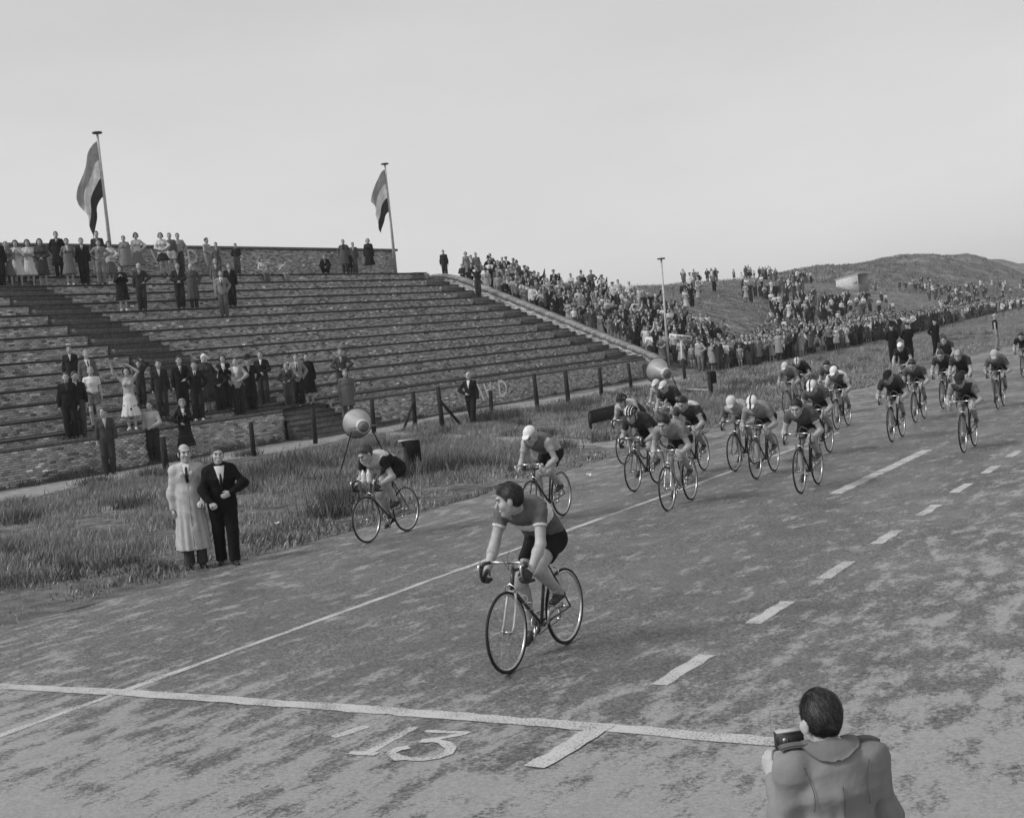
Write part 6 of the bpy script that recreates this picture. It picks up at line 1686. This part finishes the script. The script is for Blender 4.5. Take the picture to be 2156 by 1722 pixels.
def crowd_mass(P):
    V, Fq, r, d = low[CR.randrange(len(low))]
    a = to_cam(P, CR.uniform(-.45, .35)); s_ = CR.uniform(.94, 1.06); c_, n_ = math.cos(a)*s_, math.sin(a)*s_
    W = np.c_[V[:, 0]*c_-V[:, 1]*n_, V[:, 0]*n_+V[:, 1]*c_, V[:, 2]*s_]+A(*P)
    t = CR.choice([2, 2, 3, 3, 4, 5, 6, 7, 9]); b_ = CR.choice([2, 3, 4, 5, 6])
    if 'dress' in d: t = CR.choice([6, 8, 9, 9]); b_ = t
    if 'blouse' in d or 'shirt' in d: t = CR.choice([8, 9, 9])
    if 'suit' in d: b_ = t = min(t, 7)
    mass.append((W, Fq, np.where(r == -1, t, np.where(r == -2, b_, r))))
taken = []
def free(x, y, d):
    for a, b_ in taken:
        if (a-x)**2+(b_-y)**2 < d*d: return False
    taken.append((x, y)); return True
def gp(x, y): return A(x, y, float(terrain(x, y)))
def march(px, py):
    """first point of the terrain under a view pixel"""
    d = ray(px, py); t = np.arange(40, 460, .25)
    Q = CAM_O[None]+t[:, None]*d[None]
    m = np.where(Q[:, 2] < terrain(Q[:, 0], Q[:, 1]))[0]
    return gp(Q[m[0], 0], Q[m[0], 1]) if len(m) else None
# 1. on the bank, pressed against the sloping end wall and rising behind it
WA = 'on the bank behind the sloping wall'; GA = 'crowd on the bank beside the stand'
nA = 0
for row in range(14):
    y0 = 68.0+row*.85
    n = 30 if row < 7 else 20
    for j in range(n):
        x = -31.0-(j+CR.random())*13.2/n
        if row >= 7 and x < -41: continue
        y = y0+CR.uniform(-.3, .3)
        px_ = project(gp(x, y))
        if px_[0] > 1450 and px_[1] < 715: continue
        if CR.random() < .05 or not free(x, y, .38): continue
        if row < 6: crowd_person(gp(x, y), WA, GA); nA += 1
        else: crowd_mass(gp(x, y))
# 2. along the fence beyond, several deep, thinning into the distance
WB = 'in the front crowd beyond the sign'; GB = 'crowd along the far verge'
nB = 0
y = 68.5
while y < 250:
    deep = 5 if y < 120 else 4
    for r in range(deep):
        x = float(np.interp(y, _Y, _XF))+.6-r*.62+CR.uniform(-.25, .25)
        yy = y+CR.uniform(-.25, .25)
        if CR.random() < .06+.05*r or not free(x, yy, .37): continue
        if y < 96 and r < 3 and nB < 105: crowd_person(gp(x, yy), WB, GB); nB += 1
        else: crowd_mass(gp(x, yy))
    y += .55 if y < 130 else (.7 if y < 180 else .95)
# 3. knots of people on the slope, the ridge and the far dune (view pixels of their feet)
def knot(x0, x1, y0, y1, n, d=.45, skew=None):
    for _ in range(n*4):
        if n <= 0: break
        px = CR.uniform(x0, x1); py = CR.uniform(y0, y1)
        if skew: py += skew*(px-x0)
        P = march(px, py)
        if P is None or not free(P[0], P[1], d): continue
        crowd_mass(P); n -= 1
for k in [(1625, 1690, 655, 690, 16), (1690, 1800, 640, 690, 42), (1800, 1880, 640, 680, 14), (1560, 1690, 605, 640, 26), (1640, 1700, 600, 622, 10), (1435, 1475, 600, 660, 12), (1450, 1500, 715, 745, 8), (1620, 1700, 690, 725, 14),
          (1895, 1960, 598, 620, 22), (1950, 2060, 610, 640, 46), (2040, 2156, 598, 650, 34), (1975, 2156, 640, 668, 30), (1560, 1575, 625, 636, 1), (1500, 1512, 612, 616, 2), (1880, 1890, 660, 668, 1), (1935, 1945, 655, 662, 1), (1805, 1845, 607, 614, 4), (1790, 1800, 602, 610, 2)]:
    knot(*k)
# silhouettes on the ridge
for x0, x1, n in [(1488, 1512, 6), (1540, 1552, 2), (1562, 1590, 6), (1592, 1635, 9), (1672, 1712, 9), (1436, 1450, 3)]:
    for _ in range(n):
        px = CR.uniform(x0, x1)
        py = 560
        while march(px, py) is None and py < 640: py += 1
        P = march(px, py+1)
        while P is not None and np.hypot(P[0], P[1]) > 235 and py < 640: py += 1; P = march(px, py)
        if P is not None: crowd_mass(P)
if mass:
    o_ = 0; Fs = []
    for W, Fq, r in mass: Fs.append(Fq+o_); o_ += len(W)
    me = np_mesh('crowd', np.concatenate([m[0] for m in mass]), np.concatenate(Fs), True, np.concatenate([m[2] for m in mass]))
    tag(link_mesh('distant_crowd', me, None, PAL), 'mass of distant spectators on the slopes and far verge', 'crowd', kind='stuff')
# people at the top corner of the end wall and other single figures
CG = 'people at the top corner of the end wall'
spectator(A(-45.0, 68.2, 7.0), 'person in black standing alone at the top end of the coping', CG, H=1.7, tg=.03, bg=.03)
spectator(A(-43.4, 68.2, 6.75), 'woman in pale grey dress at the top of the coping', CG, H=1.65, sex='f', top='dress', tg=.2, bot='skirt', bg=.2, hair=('curly', .2))
spectator(A(-43.0, 68.7, 6.6), 'grey man close behind the pale dress at the coping', CG, H=1.7, tg=.14, bg=.12)
spectator(A(-41.3, 65.9, row_z(9)+.0), 'cameraman in dark overalls with arms raised on the end steps', CG, H=1.75, top='sweater', tg=.03, bg=.04, arms=('eye', 'raise2'), hem=.1)
# policemen and an official on the verge
for (px, py), lb, fc in [((1883, 768), 'policeman in black uniform and cap behind the upright rider', .1), ((1916, 764), 'second policeman in black uniform beside his colleague', .3), ((1973, 752), 'tall policeman in black standing alone on the verge', .5)]:
    spectator(hit(px, py), lb, 'policemen on the verge', H=1.82, tg=.014, bg=.014, hair=('policecap', .02), arms=('back', 'back'), face=fc, hem=.22, h=.022)
spectator(hit(2099, 738), 'fair-haired man in black sleeveless vest with bare arms on the verge', None, H=1.78, top='shirt', tg=.02, sleeve=.12, bg=.2, hair=('short', .3), face=1.6, arms=('down', 'down'), h=.022)
print('crowd', nA, nB, len(mass))

# ------------------------------------------------------------------ thin sea haze in the air over the whole place
hz_m = bpy.data.materials.new('sea_haze'); hz_m.use_nodes = True
hn = hz_m.node_tree.nodes; hn.remove(hn['Principled BSDF'])
pv = hn.new('ShaderNodeVolumePrincipled'); pv.inputs['Color'].default_value = (.97, .97, .97, 1); pv.inputs['Density'].default_value = .0004; pv.inputs['Anisotropy'].default_value = .2
hz_m.node_tree.links.new(pv.outputs[0], hn['Material Output'].inputs['Volume'])
tag(obj('haze', box(0, 0, 12., 8300, 8300, 27.), hz_m), kind='stuff')
